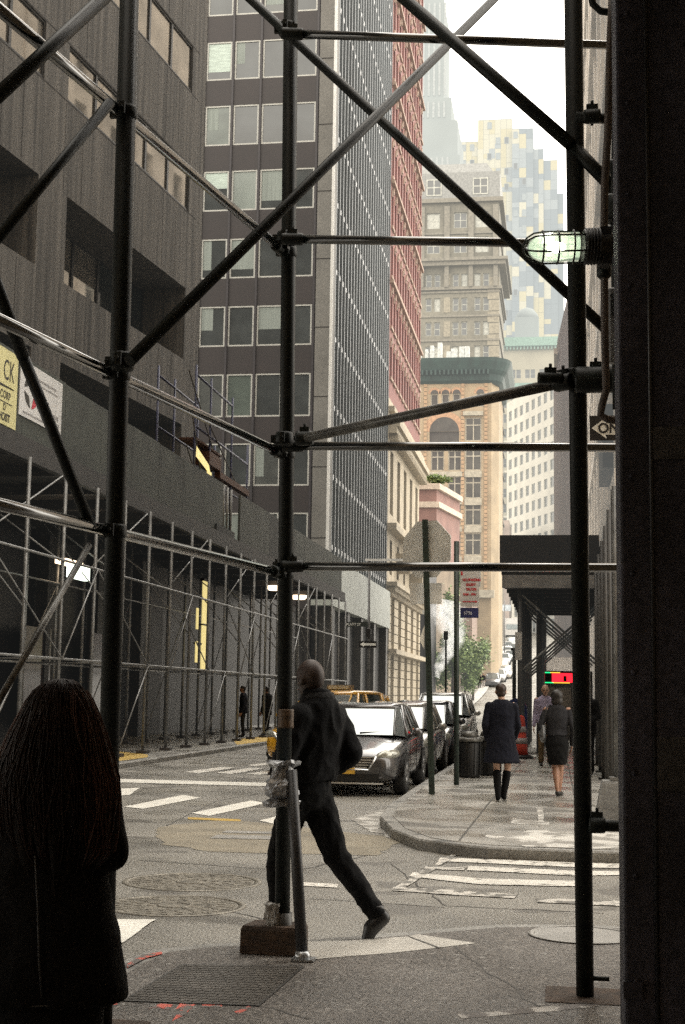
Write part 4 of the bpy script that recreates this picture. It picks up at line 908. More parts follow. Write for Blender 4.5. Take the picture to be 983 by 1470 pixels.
# led sign
t = thing('led_sign', 'red and green lit sign hanging under the canopy', 'led sign', (-.1, 45, 2.08))
MB().box(-.62, .62, 45.0, 45.12, 2.07, 2.42).build('housing', BLACK, t)
mb = MB(); mb.box(-.25, .6, 44.985, 44.998, 2.1, 2.385); mb.build('red_panel', emis('led_red', (1, .015, .03), 2.2), t)
mb = MB(); mb.box(-.61, -.3, 44.98, 44.996, 2.385, 2.415); mb.box(-.61, -.58, 44.98, 44.996, 2.105, 2.385); mb.box(-.61, -.2, 44.98, 44.996, 2.075, 2.103); mb.build('green_border', emis('led_green', (.02, 1, .3), 1.5), t)
mb = MB(); mb.box(-.2, .3, 44.98, 44.996, 2.075, 2.1); mb.box(-.3, 0, 44.98, 44.996, 2.388, 2.415); mb.build('yellow_border', emis('led_yellow', (1, .6, .05), 1.5), t)
mb = MB(); mb.box(.1, .2, 44.975, 44.984, 2.13, 2.3); mb.build('dark_mark', BLACK, t)
for x in (-.5, .5): MB().tube((x, 45.06, 2.42), (x, 45.06, 4.42), .012, 6).build('hanger', BLACK, t)
# dark shop box under the canopy and pale van behind
t = thing('news_kiosk', 'dark kiosk box standing under the canopy past the lit sign', 'kiosk', (.2, 53, .3))
mb = MB(); mb.box(-.7, 1.2, 53, 55, .1, 2.45); mb.build('body', mat('kiosk_dark', (.05, .045, .04), .7), t); MB().box(-.8, 1.25, 52.8, 55.1, 2.45, 2.6).build('roof', BLACK, t); MB().box(-.5, .4, 52.96, 52.99, 1.0, 2.0).build('hatch', mat('kiosk_hatch', (.12, .1, .08), .7), t)
t = thing('box_truck', 'white box truck parked beyond the canopy', 'truck', (.3, 64, gz(64)))
WT = mat('truck_white', (.62, .6, .58), .4, .06); z0 = gz(64)
MB().box(-1.0, 1.2, 64, 68.5, z0+.9, z0+3.4).build('cargo_box', WT, t)
mb = MB(); mb.rings([[(-.9, 62.1, z0+.6), (1.1, 62.1, z0+.6), (1.1, 63.95, z0+.6), (-.9, 63.95, z0+.6)], [(-.9, 62.1, z0+1.5), (1.1, 62.1, z0+1.5), (1.1, 63.95, z0+1.5), (-.9, 63.95, z0+1.5)], [(-.8, 62.7, z0+2.5), (1, 62.7, z0+2.5), (1, 63.95, z0+2.5), (-.8, 63.95, z0+2.5)]], True, False); mb.build('cab', WT, t)
MB().quad((-.75, 62.08, z0+1.6), (.95, 62.08, z0+1.6), (.9, 62.62, z0+2.4), (-.7, 62.62, z0+2.4)).build('windscreen', DGLASS, t)
for x in (-.85, .85):
    for y in (62.9, 67.3): MB().lathe([(.42, -.13), (.42, .13), (.2, .14)], (0, 0, 0), 16, Matrix.Translation((x+.1, y, z0+.42)) @ Matrix.Rotation(R(90), 4, 'Y')).build('wheel', RUBBER, t)
# ------------------------------------------------------------------ cars
CARGLASS = mat('car_glass', (.25, .27, .27), .04, .1, 1, metal=.75, spec=.8)
SIDEGLASS = mat('car_side_glass', (.05, .065, .06), .04, .1, 1, metal=.3, spec=.9)
CHROME = mat('chrome', (.6, .6, .6), .15, .05, 1, metal=.95)
LENS = mat('headlamp_lens', (.34, .34, .3), .08, .5, 22, spec=.9, metal=.4)
def paint(name, col, metal=.45): return mat(name, col, .28, .06, 2, metal=metal, coat=1.)
def car(name, label, cat, pm, loc, rz, H=1.48, L=4.6, W=1.78, group=None, roof_sign=False, plate=None, simple=False):
    t = thing(name, label, cat, (0, 0, 0), group); hz = H/1.48; h2 = W/2
    st = [(0, .66, .34, .54, .62), (.06, .80, .24, .60, .68), (.3, .93, .2, .69, .77), (.8, .985, .19, .79, .87), (1.25, 1, .19, .87, .95), (2.3, 1, .19, .91, .98), (3.5, 1, .19, .94, 1.02), (4.0, .985, .2, .96, 1.04), (4.4, .92, .26, .93, 1.0), (4.55, .86, .32, .88, .93), (4.6, .74, .4, .8, .84)]
    rg = []
    for y, k, zb, zs, zt in st:
        hw = h2*k; y *= L/4.6
        hp = [(0, zb), (hw*.86, zb), (hw*.96, zb+.1), (hw*1., zb*.4+zs*.6), (hw*.975, zs-.03), (hw*.9, zs+.03), (hw*.5, zt), (0, zt+.015)]
        rg.append([Vector((x, y, z*hz)) for x, z in hp] + [Vector((-x, y, z*hz)) for x, z in reversed(hp[1:-1])])
    mb = MB(); mb.rings(rg, True, True); b = mb.build('body', pm, t, world=False, fix=True)
    if not simple:
        s = b.modifiers.new('s', 'SUBSURF'); s.levels = s.render_levels = 2
    s4 = L/4.6
    def V(x, y, z): return Vector((x*h2/.89, y*s4, z*hz))
    base = [(.64, 1.16, .955), (.82, 1.5, .925), (.83, 3.2, .965), (.66, 4.1, 1.03)]; top = [(.56, 1.98, 1.395), (.64, 2.15, 1.425), (.645, 3.1, 1.43), (.54, 3.5, 1.385)]
    if H > 1.6: base = [(.62, 1.05, .96), (.8, 1.5, .93), (.815, 3.6, .97), (.7, 4.4, 1.0)]; top = [(.54, 1.85, 1.41), (.62, 2.05, 1.43), (.63, 3.6, 1.43), (.56, 4.25, 1.38)]
    m_ = lambda p: (-p[0], p[1], p[2])
    mb = MB(); mb.quad(V(*m_(base[0])), V(*base[0]), V(*top[0]), V(*m_(top[0]))); 
    for sg in (1, -1):
        q4 = [V(sg*base[0][0], *base[0][1:]), V(sg*base[1][0], *base[1][1:]), V(sg*top[1][0], *top[1][1:]), V(sg*top[0][0], *top[0][1:])]; mb.quad(*(q4 if sg > 0 else q4[::-1]))
    mb.build('windscreen', CARGLASS, t, world=False)
    MB().quad(V(*base[3]), V(*m_(base[3])), V(*m_(top[3])), V(*top[3])).build('rear_window', SIDEGLASS, t, world=False)
    for sg in (1, -1):
        mb = MB(); q4 = [V(sg*p[0], p[1], p[2]) for p in (base[1], base[2], top[2], top[1])]; mb.quad(*(q4 if sg > 0 else q4[::-1]))
        q4 = [V(sg*p[0], p[1], p[2]) for p in (base[2], base[3], top[3], top[2])]; mb.quad(*(q4 if sg > 0 else q4[::-1])); mb.build('side_window', SIDEGLASS, t, world=False)
    mb = MB(); full = lambda ps, dz, k: [V(p[0]*k, p[1], p[2]+dz) for p in ps] + [V(-p[0]*k, p[1], p[2]+dz) for p in reversed(ps)]
    mb.rings([full(top, -.012, 1.02), full(top, .03, 1.0), [Vector((p.x*.8, p.y*.85+2.75*s4*.15, p.z+.035*hz)) for p in full(top, .03, 1.)]], True, True)
    for sg in (1, -1):
        for a, c_, r_ in ((base[1], top[1], .035), (base[2], top[2], .05), (base[3], top[3], .05), (base[0], top[0], .02)): mb.tube(V(sg*a[0], a[1], a[2]), V(sg*c_[0], c_[1], c_[2]), r_, 6)
        a = V(sg*.83, 2.35, .95); c_ = V(sg*.65, 2.45, 1.42); mb.tube(a, c_, .03, 6)
    mb.build('roof', pm, t, world=False, fix=True)
    for sg in (1, -1):
        for y in (.88, 3.6):
            c0 = V(sg*.80, y, 0); c0.z = .33; MX = Matrix.Translation(c0) @ Matrix.Rotation(R(90), 4, 'Y')
            wl_ = MB().lathe([(.2, -.1), (.31, -.1), (.335, -.07), (.335, .075), (.31, .1), (.2, .1)], (0, 0, 0), 22, MX).build('wheel', RUBBER, t, world=False)
            if not simple:
                mb = MB(); mb.lathe([(.205, sg*.06), (.205, sg*.102), (.17, sg*.102), (.16, sg*.07)], (0, 0, 0), 18, MX)
                for k in range(7):
                    a = 2*math.pi*k/7; mb.tube(MX @ Vector((0, 0, sg*.09)), MX @ Vector((.18*math.cos(a), .18*math.sin(a), sg*.09)), .022, 5)
                mb.build('rim', mat('alloy', (.25, .25, .25), .35, .1, 5, metal=.8), wl_, world=False)
            mb = MB(); n = 16; ro, xo = .385, h2*(1.0 if .5 < y < 4 else .97)+.004
            mb.add([(sg*xo, y*s4+ro*math.cos(math.pi*i/n), .30+ro*math.sin(math.pi*i/n)*1.02) for i in range(n+1)], [tuple(range(n+1))]); mb.build('wheel_arch', BLACK, t, world=False)
    if not simple:
        for sg in (1, -1):
            MXl = Matrix.Rotation(sg*R(38), 4, 'Z') @ Matrix.Rotation(R(14)*0, 4, 'X')
            hl = MB().ball(V(sg*.66, .205, .66), .25, .085, .085, MXl @ Matrix.Rotation(sg*R(-10), 4, 'Y')).build('headlight', LENS, t, world=False)
            MB().ball(V(sg*.60, .15, .645), .05, .05, .05).build('bulb', CHROME, hl, world=False)
            mb = MB(); mb.ball(V(sg*1.0, 1.5, 1.0), .1, .07, .075); mb.tube(V(sg*.84, 1.52, .95), V(sg*.95, 1.52, .97), .03, 6); mb.build('wing_mirror', pm, t, world=False)
            mb = MB(); mb.box(sg*h2*1.003-.004, sg*h2*1.003+.012, 2.5*s4, 2.72*s4, .8*hz, .835*hz); mb.build('door_handle', CHROME, t, world=False)
            mb = MB()
            for y in (1.42, 2.4, 3.3): mb.box(sg*h2-.006, sg*h2+.003, y*s4-.006, y*s4+.006, .32, .86*hz)
            mb.build('door_seam', BLACK, t, world=False)
        mb = MB(); mb.add([V(-.36, -.012, .43), V(.36, -.012, .43), V(.48, .03, .64), V(-.48, .03, .64)], [(0, 1, 2, 3)]); g_ = mb.build('grille', BLACK, t, world=False)
        mb = MB()
        for k in range(5): z = .455+k*.04; ww = .35+.03*k; mb.box(-ww, ww, -.03+.008*k, -.014+.01*k, z*hz, (z+.018)*hz)
        mb.tube(V(-.38, -.02, .43), V(-.5, .04, .65), .02, 6); mb.tube(V(.38, -.02, .43), V(.5, .04, .65), .02, 6); mb.tube(V(-.38, -.02, .43), V(.38, -.02, .43), .02, 6)
        mb.build('grille_bar', CHROME, g_, world=False)
        mb = MB(); mb.box(-.55, .55, -.006, .02, .24*hz, .36*hz); mb.build('lower_intake', BLACK, t, world=False)
        MB().box(-.62, .62, -.0, .05, .2*hz, .225*hz).build('bumper_lip', CHROME, t, world=False)
        mb = MB(); mb.box(-.16, .16, -.036, -.026, .36*hz, .46*hz); mb.build('licence_plate', plate or mat('plate_yellow', (.6, .36, .05), .5), t, world=False)
        mb = MB(); mb.tube(V(-.5, 1.2, .985), V(.05, 1.28, 1.0), .012, 5); mb.tube(V(.05, 1.2, .985), V(.5, 1.28, 1.0), .012, 5); mb.build('wiper', BLACK, t, world=False)
    if roof_sign:
        MB().box(-.28, .28, 2.5*s4, 2.75*s4, 1.48*hz, 1.6*hz).build('roof_sign', mat('taxi_sign_grey', (.2, .18, .16), .5), t, world=False)
        MB().box(-.24, .24, 2.48*s4, 2.498*s4, 1.515*hz, 1.585*hz).build('sign_face', WF, t, world=False)
    t.location = loc; t.rotation_euler.z = rz
    return t
car('parked_car', 'dark grey sedan parked first at the corner kerb, yellow front plate', 'car', paint('metallic_grey', (.075, .073, .075), .55), (-3.42, 22.95, .0), R(-.5))
car('parked_car', 'silver sedan parked just behind the dark grey sedan', 'car', paint('metallic_silver', (.3, .3, .29)), (-3.42, 28.2, 0), R(-.5))
car('parked_car', 'dark sport utility car with white windscreen, behind the silver sedan', 'car', paint('dark_blue_black', (.03, .033, .04)), (-3.38, 33.6, 0), 0, H=1.5)
car('parked_car', 'tall pale grey wagon near the mailbox, last of the cars at the near kerb', 'car', paint('pale_silver', (.42, .42, .41)), (-3.3, 38.9, 0), 0, H=1.72)
car('taxi', 'yellow taxi cab with roof sign standing beside the parked sedans', 'taxi', paint('taxi_yellow', (.62, .33, .02), .0), (-5.4, 29.4, 0), R(-11), H=1.7, roof_sign=True)
# traffic and parked cars climbing the hill: simple far copies
hp = []
rndc = random.Random(4)
hcols = [('far_white', (.6, .6, .58)), ('far_silver', (.35, .35, .35)), ('far_dark', (.05, .05, .055)), ('far_beige', (.5, .47, .42))]
hill = [(715, 980, 1, 'silver car, nearest of the line of cars climbing the hill'), (719, 966, 0, 'white car second in the line of cars climbing the hill'), (723, 955, 1, 'grey car midway up the line of cars on the hill'),
        (727, 944, 0, 'pale car on the hill, just below the farthest white car'), (734, 929, 0, 'white car directly below the box van on the hill'), (706, 987, 2, 'dark car low at the left of the line of hill traffic'), (724, 975, 3, 'beige car at the right of the nearest hill cars'), (731, 950, 1, 'grey car to the right of the pale car on the hill'), (737, 940, 2, 'dark car at the right edge of the line of hill traffic'), (730, 936, 1, 'small silver car between the white and pale cars on the hill')]
for px, py, ci, lab in hill:
    p = hitg(px, py); Y = p.y; cc = paint(*hcols[ci], .2)
    o = car('distant_car', lab, 'car', cc, (p.x, Y, gz(Y)), 0, simple=True, group='cars in line up the hill'); o.rotation_euler.x = math.atan(.0017*(min(Y, 170)-110))
VP_ = hitg(735, 916); VY = VP_.y; t = thing('box_van', 'white box van farthest up the hill above the line of cars', 'van', (VP_.x, VY, gz(VY))); q = t.location
MB().box(q.x-1.3, q.x+1.3, VY+1, VY+7, q.z+.6, q.z+3.6).build('cargo_box', WT, t); MB().box(q.x-1.2, q.x+1.2, VY-.6, VY+.95, q.z+.5, q.z+2.6).build('cab', WT, t)
MB().box(q.x-1.0, q.x+1.0, VY-.65, VY-.602, q.z+1.5, q.z+2.4).build('windscreen', mat('hazy_blue_glass', (0, 0, 0)), t)
for x in (-1, 1): MB().lathe([(.42, -.13), (.42, .13), (.2, .14)], (0, 0, 0), 12, Matrix.Translation((q.x+x, VY+.2, q.z+.42)) @ Matrix.Rotation(R(90), 4, 'Y')).build('wheel', RUBBER, t)
# ------------------------------------------------------------------ foreground scaffold
S = thing('scaffold', 'near-black steel pipe scaffold framing the view with crossing braces and three tall posts', 'scaffold', (-1.6, 8.3, .13))
dM = Vector((-1.61, 8.22)); dL = Vector((-2.0, 6.02))
mid_b, mid_t = P(405, 1345, 8.3), P(418, -60, 8.75)
def member(name, a, b, r, m=STEEL, n=14): return MB().path([a, b], r, n).build(name, m, S)
lp_t, lp_b = P(187, -60, 6.65), P(146, 1475, 6.15); rp_t, rp_b = P(822, -60, 6.95), P(840, 1452, 7.2)
def lerp_y(a, b, z): return a.lerp(b, (z-a.z)/(b.z-a.z))
for a, b, m in ((lp_b, lp_t, STEEL), (mid_b, mid_t, STEEL), (rp_b, rp_t, STEEL)):
    up = (b-a).normalized(); member('post', a, b + up*1.1, .0445, m, 20)
def coupler(p, axis, r=.062, h=.11):
    axis = Vector(axis).normalized(); Mq = axis.to_track_quat('Z', 'Y').to_matrix().to_4x4(); Mq.translation = p
    mb = MB(); mb.lathe([(r*.9, -h/2), (r, -h/2+.012), (r, h/2-.012), (r*.9, h/2)], (0, 0, 0), 14, Mq)
    mb.box(-.014, .014, r-.01, r+.022, -.028, .028, Mq); mb.box(r-.01, r+.024, -.012, .012, -.022, .022, Mq)
    mb.tube(Mq @ Vector((0, r+.02, 0)), Mq @ Vector((0, r+.042, 0)), .009, 6); mb.tube(Mq @ Vector((r+.016, -.024, 0)), Mq @ Vector((r+.016, .024, 0)), .008, 6)
    return mb.build('coupler', STEEL, S)
RR = .026
# side rails from the corner post back past the left post
for z in (2.33, 3.045, 4.27):
    a = lerp_y(mid_b, mid_t, z); b = lerp_y(lp_b, lp_t, z); dv = (b-a).normalized()
    member('rail', a + (-dv)*0 + Vector((-.03, -.03, 0)), b + dv*3.2 + Vector((-.03, -.03, 0)), RR, RAILM)
    for q in (a, b):
        q2 = q + Vector((-.03, -.03, 0)); coupler(q2 + dv*(.06 if q is a else -.06), dv, .036, .13); coupler(q, (0, 0, 1), .052, .06)
# front rails from the corner post to the dark column
for x0, y0, x1, y1 in ((430, 48, 905, 66), (430, 343, 770, 349), (430, 640, 905, 642.5), (430, 813, 905, 815)):
    if x1 == 770: x1, y1 = 905, 351
    a, b = P(x0-25, y0, 8.40), P(x1, y1, 8.15); member('rail', a, b, RR, RAILM); coupler(a.lerp(b, .03), b-a, .036, .13)
# long braces
def brace(x0, y0, d0, x1, y1, d1, r=RR+.002, m=STEEL): return member('brace', P(x0, y0, d0), P(x1, y1, d1), r, m)
brace(186, 518, 6.15, 730, -22, 9.2); brace(352, -8, 8.75, 893, 494, 7.2); brace(565, -15, 7.7, 820, 208, 6.95, .033); brace(820, 208, 6.98, 885, 275, 6.9, .033)
brace(-30, 162, 5.5, 165, -18, 6.2, .03); brace(158, 147, 6.3, -12, 352, 5.9, .024); brace(-8, 402, 5.8, 33, 512, 6.0); brace(33, 512, 6.0, 131, 758, 6.2, .025)
brace(128, 783, 6.2, -10, 1020, 5.4, .014, STEEL2)
member('brace', P(432, 630, 8.2), P(812, 548, 6.98), .0285, STEEL2)
for p, ax in ((P(176, 519, 6.3), (0, 0, 1)), (P(826, 541, 7.0), (0, 0, 1)), (P(408, 630, 8.3), (0, 0, 1)), (P(412, 42, 8.6), (0, 0, 1)), (P(410, 342, 8.5), (0, 0, 1))): coupler(p, ax, .054, .075)
coupler(P(809, 549, 6.98), (P(812, 548, 6.98)-P(432, 630, 8.2)), .042, .1); coupler(P(437, 629, 8.19), (1, 0, 0), .042, .1)
for x0, y0, x1, y1, d, r in ((826, 543, 900, 552, 6.95, .05), (826, 168, 905, 172, 6.9, .026), (845, 1184, 905, 1186, 7.1, .03), (838, 1090, 838, 1096, 7.1, .047)):
    if x0 != x1: member('rail', P(x0, y0, d), P(x1, y1, d), r)
coupler(P(857, 1184, 7.08), (1, 0, 0), .042, .08); coupler(P(850, 167, 6.88), (1, 0, 0), .036, .08); coupler(P(855, 545, 6.9), (1, 0, 0), .065, .2); coupler(P(790, 543, 6.95), (1, .2, 0), .03, .12)
q = rp_b; mb = MB(); mb.box(q.x-.16, q.x+.2, q.y-.16, q.y+.14, q.z-.012, q.z+.0); mb.tube(q, q+Vector((0, 0, .06)), .058, 14)
for sx, sy in ((-.12, -.1), (.15, -.1), (.15, .1)): mb.tube(q+Vector((sx, sy, 0)), q+Vector((sx, sy, .05)), .014, 6)
mb.tube(q+Vector((-.13, -.1, .03)), q+Vector((-.04, -.06, .05)), .012, 6)
mb.build('base_plate', STEEL, S); member('rail', q+Vector((.02, -.03, .17)), q+Vector((.12, -.03, .17)), .012)
mb = MB(); q = mid_b; mb.tube(q+Vector((0, 0, -.02)), q+Vector((0, 0, .14)), .056, 14); mb.build('sleeve', mat('grey_sleeve', (.07, .068, .062), .5, .3, 9), S)
MB().lathe([(.046, 0), (.0465, .01), (.0465, .1), (.046, .11)], P(410, 1045, 8.36), 16).build('sticker', mat('brown_sticker', (.09, .055, .03), .6, .5, 30), S)
# unseen overhead deck, added to keep the near pavement in shade
mb = MB(); mb.box(-2.75, 1.65, -12, 4.6, 6.35, 6.5)
mb.build('deck', mat('shed_timber_underside', (0, 0, 0)), S)
for k in range(7): MB().box(-2.7, 1.6, -11.5+2.2*k, -11.35+2.2*k, 6.1, 6.345).build('joist', mat('shed_steel_beam', (0, 0, 0)), S)
WOOD = mat('timber_brown', (.045, .027, .016), .8, .5, 3, (2, 2, 14), bump=.4, fine=.4, fscale=25)
def block(label, pts, h, z=.128):
    c_ = sum((Vector(p) for p in pts), Vector((0, 0)))/len(pts); lo = [Vector((p[0], p[1], z)) for p in pts]; hi = [Vector((c_.x+(p[0]-c_.x)*.93, c_.y+(p[1]-c_.y)*.93, z+h)) for p in pts]
    mid_ = [a.lerp(b, .85)+Vector(((a.x-c_.x)*.05, (a.y-c_.y)*.05, 0)) for a, b in zip(lo, hi)]
    return tag(MB().rings([lo, mid_, hi], True, False).build('timber_block', WOOD, fix=True), label, 'timber block')
q = hit(395, 1366, 2, .128); block('dark brown timber block under the corner scaffold post', [(q.x-.19, q.y-.1), (q.x+.15, q.y-.12), (q.x+.17, q.y+.13), (q.x-.16, q.y+.15)], .155)
q = rp_b; block('low timber sole board under the right scaffold post', [(q.x-.2, q.y-.2), (q.x+.34, q.y-.2), (q.x+.34, q.y+.2), (q.x-.2, q.y+.2)], q.z-.012-.128)
q = lp_b; block('timber block under the left scaffold post, beside the woman with long hair', [(q.x-.2, q.y-.15), (q.x+.17, q.y-.15), (q.x+.17, q.y+.17), (q.x-.2, q.y+.17)], max(.05, q.z-.128))
# short pipe strapped to the corner post, with its foot
t = thing('steel_prop', 'thin steel prop standing beside the corner post with a taped metal foot', 'prop', tuple(hit(434, 1380, 2, .128)))
pa, pb = hit(434, 1378, 2, .13), P(418, 1105, 8.2); MB().path([pa, pb], .033, 14).build('tube', mat('dull_grey_tube', (.045, .045, .047), .45, .3, 8, metal=.3), t)
mb = MB(); mb.box(pa.x-.06, pa.x+.07, pa.y-.05, pa.y+.06, .129, .14); mb.lathe([(.05, 0), (.045, .03), (.037, .05)], pa, 10); mb.build('foot', mat('crumpled_foil', (.35, .36, .37), .3, .4, 12, metal=.6), t)
def crumple(name, label, cat, c0, rx, rz_, m, seed, n=22, h=14, prof=None):
    mb = MB(); rg = []
    for i in range(h):
        z = -rz_+2*rz_*i/(h-1); rr = (prof or (lambda s: .9))(i/(h-1)); q4 = []
        for j in range(n):
            a = 2*math.pi*j/n; k = 1+.4*noise.noise(Vector((math.cos(a)*2.2+seed, math.sin(a)*2.2, z*14)))+.15*noise.noise(Vector((math.cos(a)*6+seed, math.sin(a)*6, z*30)))
            q4.append(Vector(c0)+Vector((rx*rr*k*math.cos(a), rx*rr*k*math.sin(a), z+.02*noise.noise(Vector((a*2, seed, z*5))))))
        rg.append(q4)
    mb.rings(rg, True, False); return tag(mb.build(name, m, fix=True), label, cat)
PLAS = mat('grey_plastic_film', (.26, .27, .29), .22, .3, 8, spec=.9, metal=.1)
crumple('plastic_wrap', 'crumpled silver plastic sheet taped round the corner scaffold post', 'plastic sheet', P(405, 1124, 8.25), .088, .125, PLAS, 2.3, prof=lambda s: 1.0 if s < .1 else .6 if s < .2 else 1.0 if s < .55 else .85 if s < .75 else .7 if s < .85 else 1.0)
crumple('plastic_scrap', 'small pale plastic scrap at the foot of the corner scaffold post', 'plastic sheet', P(391, 1316, 8.28), .05, .075, mat('pale_plastic', (.3, .29, .27), .4), 5.1, prof=lambda s: .6+.4*s)
# dark column at the right edge
t = thing('steel_column', 'huge near-black steel column filling the right edge of the view', 'column', (.45, 4.4, .124))
CB = mat('column_black_paint', (.034, .033, .046), .6, .5, 5, (1, 1, .3), spec=.35, fine=.4, fscale=30)
def colx(x, Y=4.4): return hit(x, 700, 1, Y).x
x0 = colx(890); mb = MB(); mb.box(x0, x0+.75, 4.4, 4.75, .125, 6.3)
o = mb.build('shaft', CB, t); bv = o.modifiers.new('b', 'BEVEL'); bv.width = .008; bv.segments = 2
xs_ = colx(935); MB().tube((xs_, 4.4, .13), (xs_+.0, 4.4, 6.2), .007, 8).build('edge_bead', mat('column_edge', (.02, .02, .022), .35), t)
MB().box(x0-.004, x0+.05, 4.385, 4.4, .75, .8).build('bracket', CB, t)
for k in range(16): MB().ball((x0+.035, 4.4, .5+.3*k), .009, .006, .009).build('rivet', CB, t)
for z_, h_ in ((1.35, .16), (2.35, .1)): MB().box(x0+.1, x0+.22, 4.394, 4.4, z_, z_+h_).build('sticker', mat('faded_sticker', (.035, .034, .035), .6, .6, 30), t)
# conduit, junction box
t = thing('conduit_pipe', 'thin bent metal conduit hanging by the right scaffold post', 'pipe', tuple(P(870, 420, 5.9)))
pts = [P(880, -30, 5.8), P(876, 60, 5.8), P(872, 200, 5.85), P(868, 260, 5.9), P(867, 330, 5.9), P(868, 480, 5.9), P(870, 560, 5.92), P(864, 582, 5.92), P(862, 596, 5.92), P(872, 602, 5.92), P(900, 606, 5.92)]
mb = MB(); mb.path(pts, .0165, 10); o = mb.build('pipe', mat('brown_conduit', (.09, .07, .06), .5, .3, 9), t)
MB().path([P(846, -20, 5.9), P(851, 6, 5.9), P(862, 16, 5.9), P(895, 20, 5.9)], .015, 8).build('cable_loop', STEEL, t)
mb = MB(); mb.lathe([(.02, 0), (.03, .01), (.03, .06), (.02, .07)], P(867, 400, 5.9), 10); mb.build('fitting', STEEL, t)
t = thing('junction_box', 'narrow grey perforated box on the pillar beside the conduit', 'junction box', tuple(P(884, 460, 6.05)))
a, b = P(874, 520, 6.05), P(900, 408, 6.05); mb = MB(); mb.box(a.x, a.x+.12, a.y, a.y+.05, a.z, b.z); o = mb.build('box', mat('dull_box_grey', (.16, .16, .16), .5), t); bv = o.modifiers.new('b', 'BEVEL'); bv.width = .008
for k in range(4):
    q = P(880, 420+9*k, 6.03); MB().lathe([(.011, 0), (.011, .006)], (0, 0, 0), 8, Matrix.Translation((q.x, a.y-.004, q.z)) @ Matrix.Rotation(R(90), 4, 'X')).build('knockout', BLACK, t)
MB().box(a.x+.03, a.x+.1, a.y-.012, a.y-.001, b.z-.16, b.z-.04).build('latch', mat('latch_grey', (.2, .2, .2), .4), t)
t = thing('rear_upright', 'dark upright pipe close behind the conduit, left of the black column', 'pipe', tuple(P(884, 700, 6.6)))
MB().path([P(890, -60, 6.5), P(884, 300, 6.55), P(887, 588, 6.6)], .026, 10).build('shaft', STEEL, t)
mb = MB(); c_ = P(884, 300, 6.5)
for z, r_, h in ((0, .06, .12), (-.17, .055, .08), (.2, .05, .05)): mb.lathe([(r_*.8, -h/2), (r_, -h/2+.01), (r_, h/2-.01), (r_*.8, h/2)], c_+Vector((0, 0, z)), 12)
mb.build('coupler', STEEL, t)
# caged lamp
c0 = P(800, 355, 5.75); ax = (P(845, 354, 5.75)-P(760, 356, 5.75)).normalized(); up = Vector((0, 0, 1)); fr = up.cross(ax).normalized()
t = thing('caged_lamp', 'lit green glass bulkhead lamp in a wire cage beside the right scaffold post', 'lamp', tuple(c0)); sc = 5.75/F
ML = Matrix(((up.x, fr.x, ax.x, c0.x), (up.y, fr.y, ax.y, c0.y), (up.z, fr.z, ax.z, c0.z), (0, 0, 0, 1)))
gm = bpy.data.materials.new('green_lamp_glass'); gm.use_nodes = True; gb = gm.node_tree.nodes['Principled BSDF']
gb.inputs['Base Color'].default_value = (.82, .92, .8, 1); gb.inputs['Roughness'].default_value = .12; gb.inputs['Transmission Weight'].default_value = .85; gb.inputs['IOR'].default_value = 1.12
gb.inputs['Emission Color'].default_value = (.74, .92, .66, 1); gb.inputs['Emission Strength'].default_value = .3
r_ = 21*sc
MB().lathe([(r_*.12, -43*sc), (r_*.45, -40*sc), (r_*.75, -34*sc), (r_*.95, -24*sc), (r_, -10*sc), (r_, 30*sc)], (0, 0, 0), 28, ML).build('glass_jar', gm, t)
MB().ball(ML @ Vector((0, 0, -1*sc)), 9*sc, 9*sc, 14*sc, ML.to_3x3().to_4x4()).build('bulb', emis('lamp_bulb_warm', (1, .96, .8), 28), t)
mb = MB()
for z in (-22, 0, 22):
    for k in range(24):
        a, b = 2*math.pi*k/24, 2*math.pi*(k+1)/24; mb.tube(ML @ Vector((1.12*r_*math.cos(a), 1.12*r_*math.sin(a), z*sc)), ML @ Vector((1.12*r_*math.cos(b), 1.12*r_*math.sin(b), z*sc)), .0042, 5)
for k in range(6):
    a = 2*math.pi*k/6; ca, sa = math.cos(a), math.sin(a)
    mb.path([ML @ Vector((rr*r_*ca, rr*r_*sa, z*sc)) for rr, z in ((1.12, 40), (1.12, -20), (1.02, -34), (.7, -44), (.25, -49), (.0, -50))], .0042, 5)
mb.build('cage', BLACK, t)
mb = MB(); mb.lathe([(r_*1.1, 36*sc), (r_*1.18, 38*sc), (r_*1.18, 60*sc), (r_*.9, 64*sc), (r_*.9, 78*sc), (r_*.4, 82*sc), (r_*.4, 110*sc)], (0, 0, 0), 20, ML)
for k in range(5): mb.lathe([(r_*1.18, (39+4.5*k)*sc), (r_*1.27, (40+4.5*k)*sc), (r_*1.27, (41.6+4.5*k)*sc), (r_*1.18, (42.6+4.5*k)*sc)], (0, 0, 0), 20, ML)
mb.box(-r_*1.4, r_*1.2, -r_*.6, r_*.6, 60*sc, 76*sc, ML); mb.build('socket', BLACK, t)
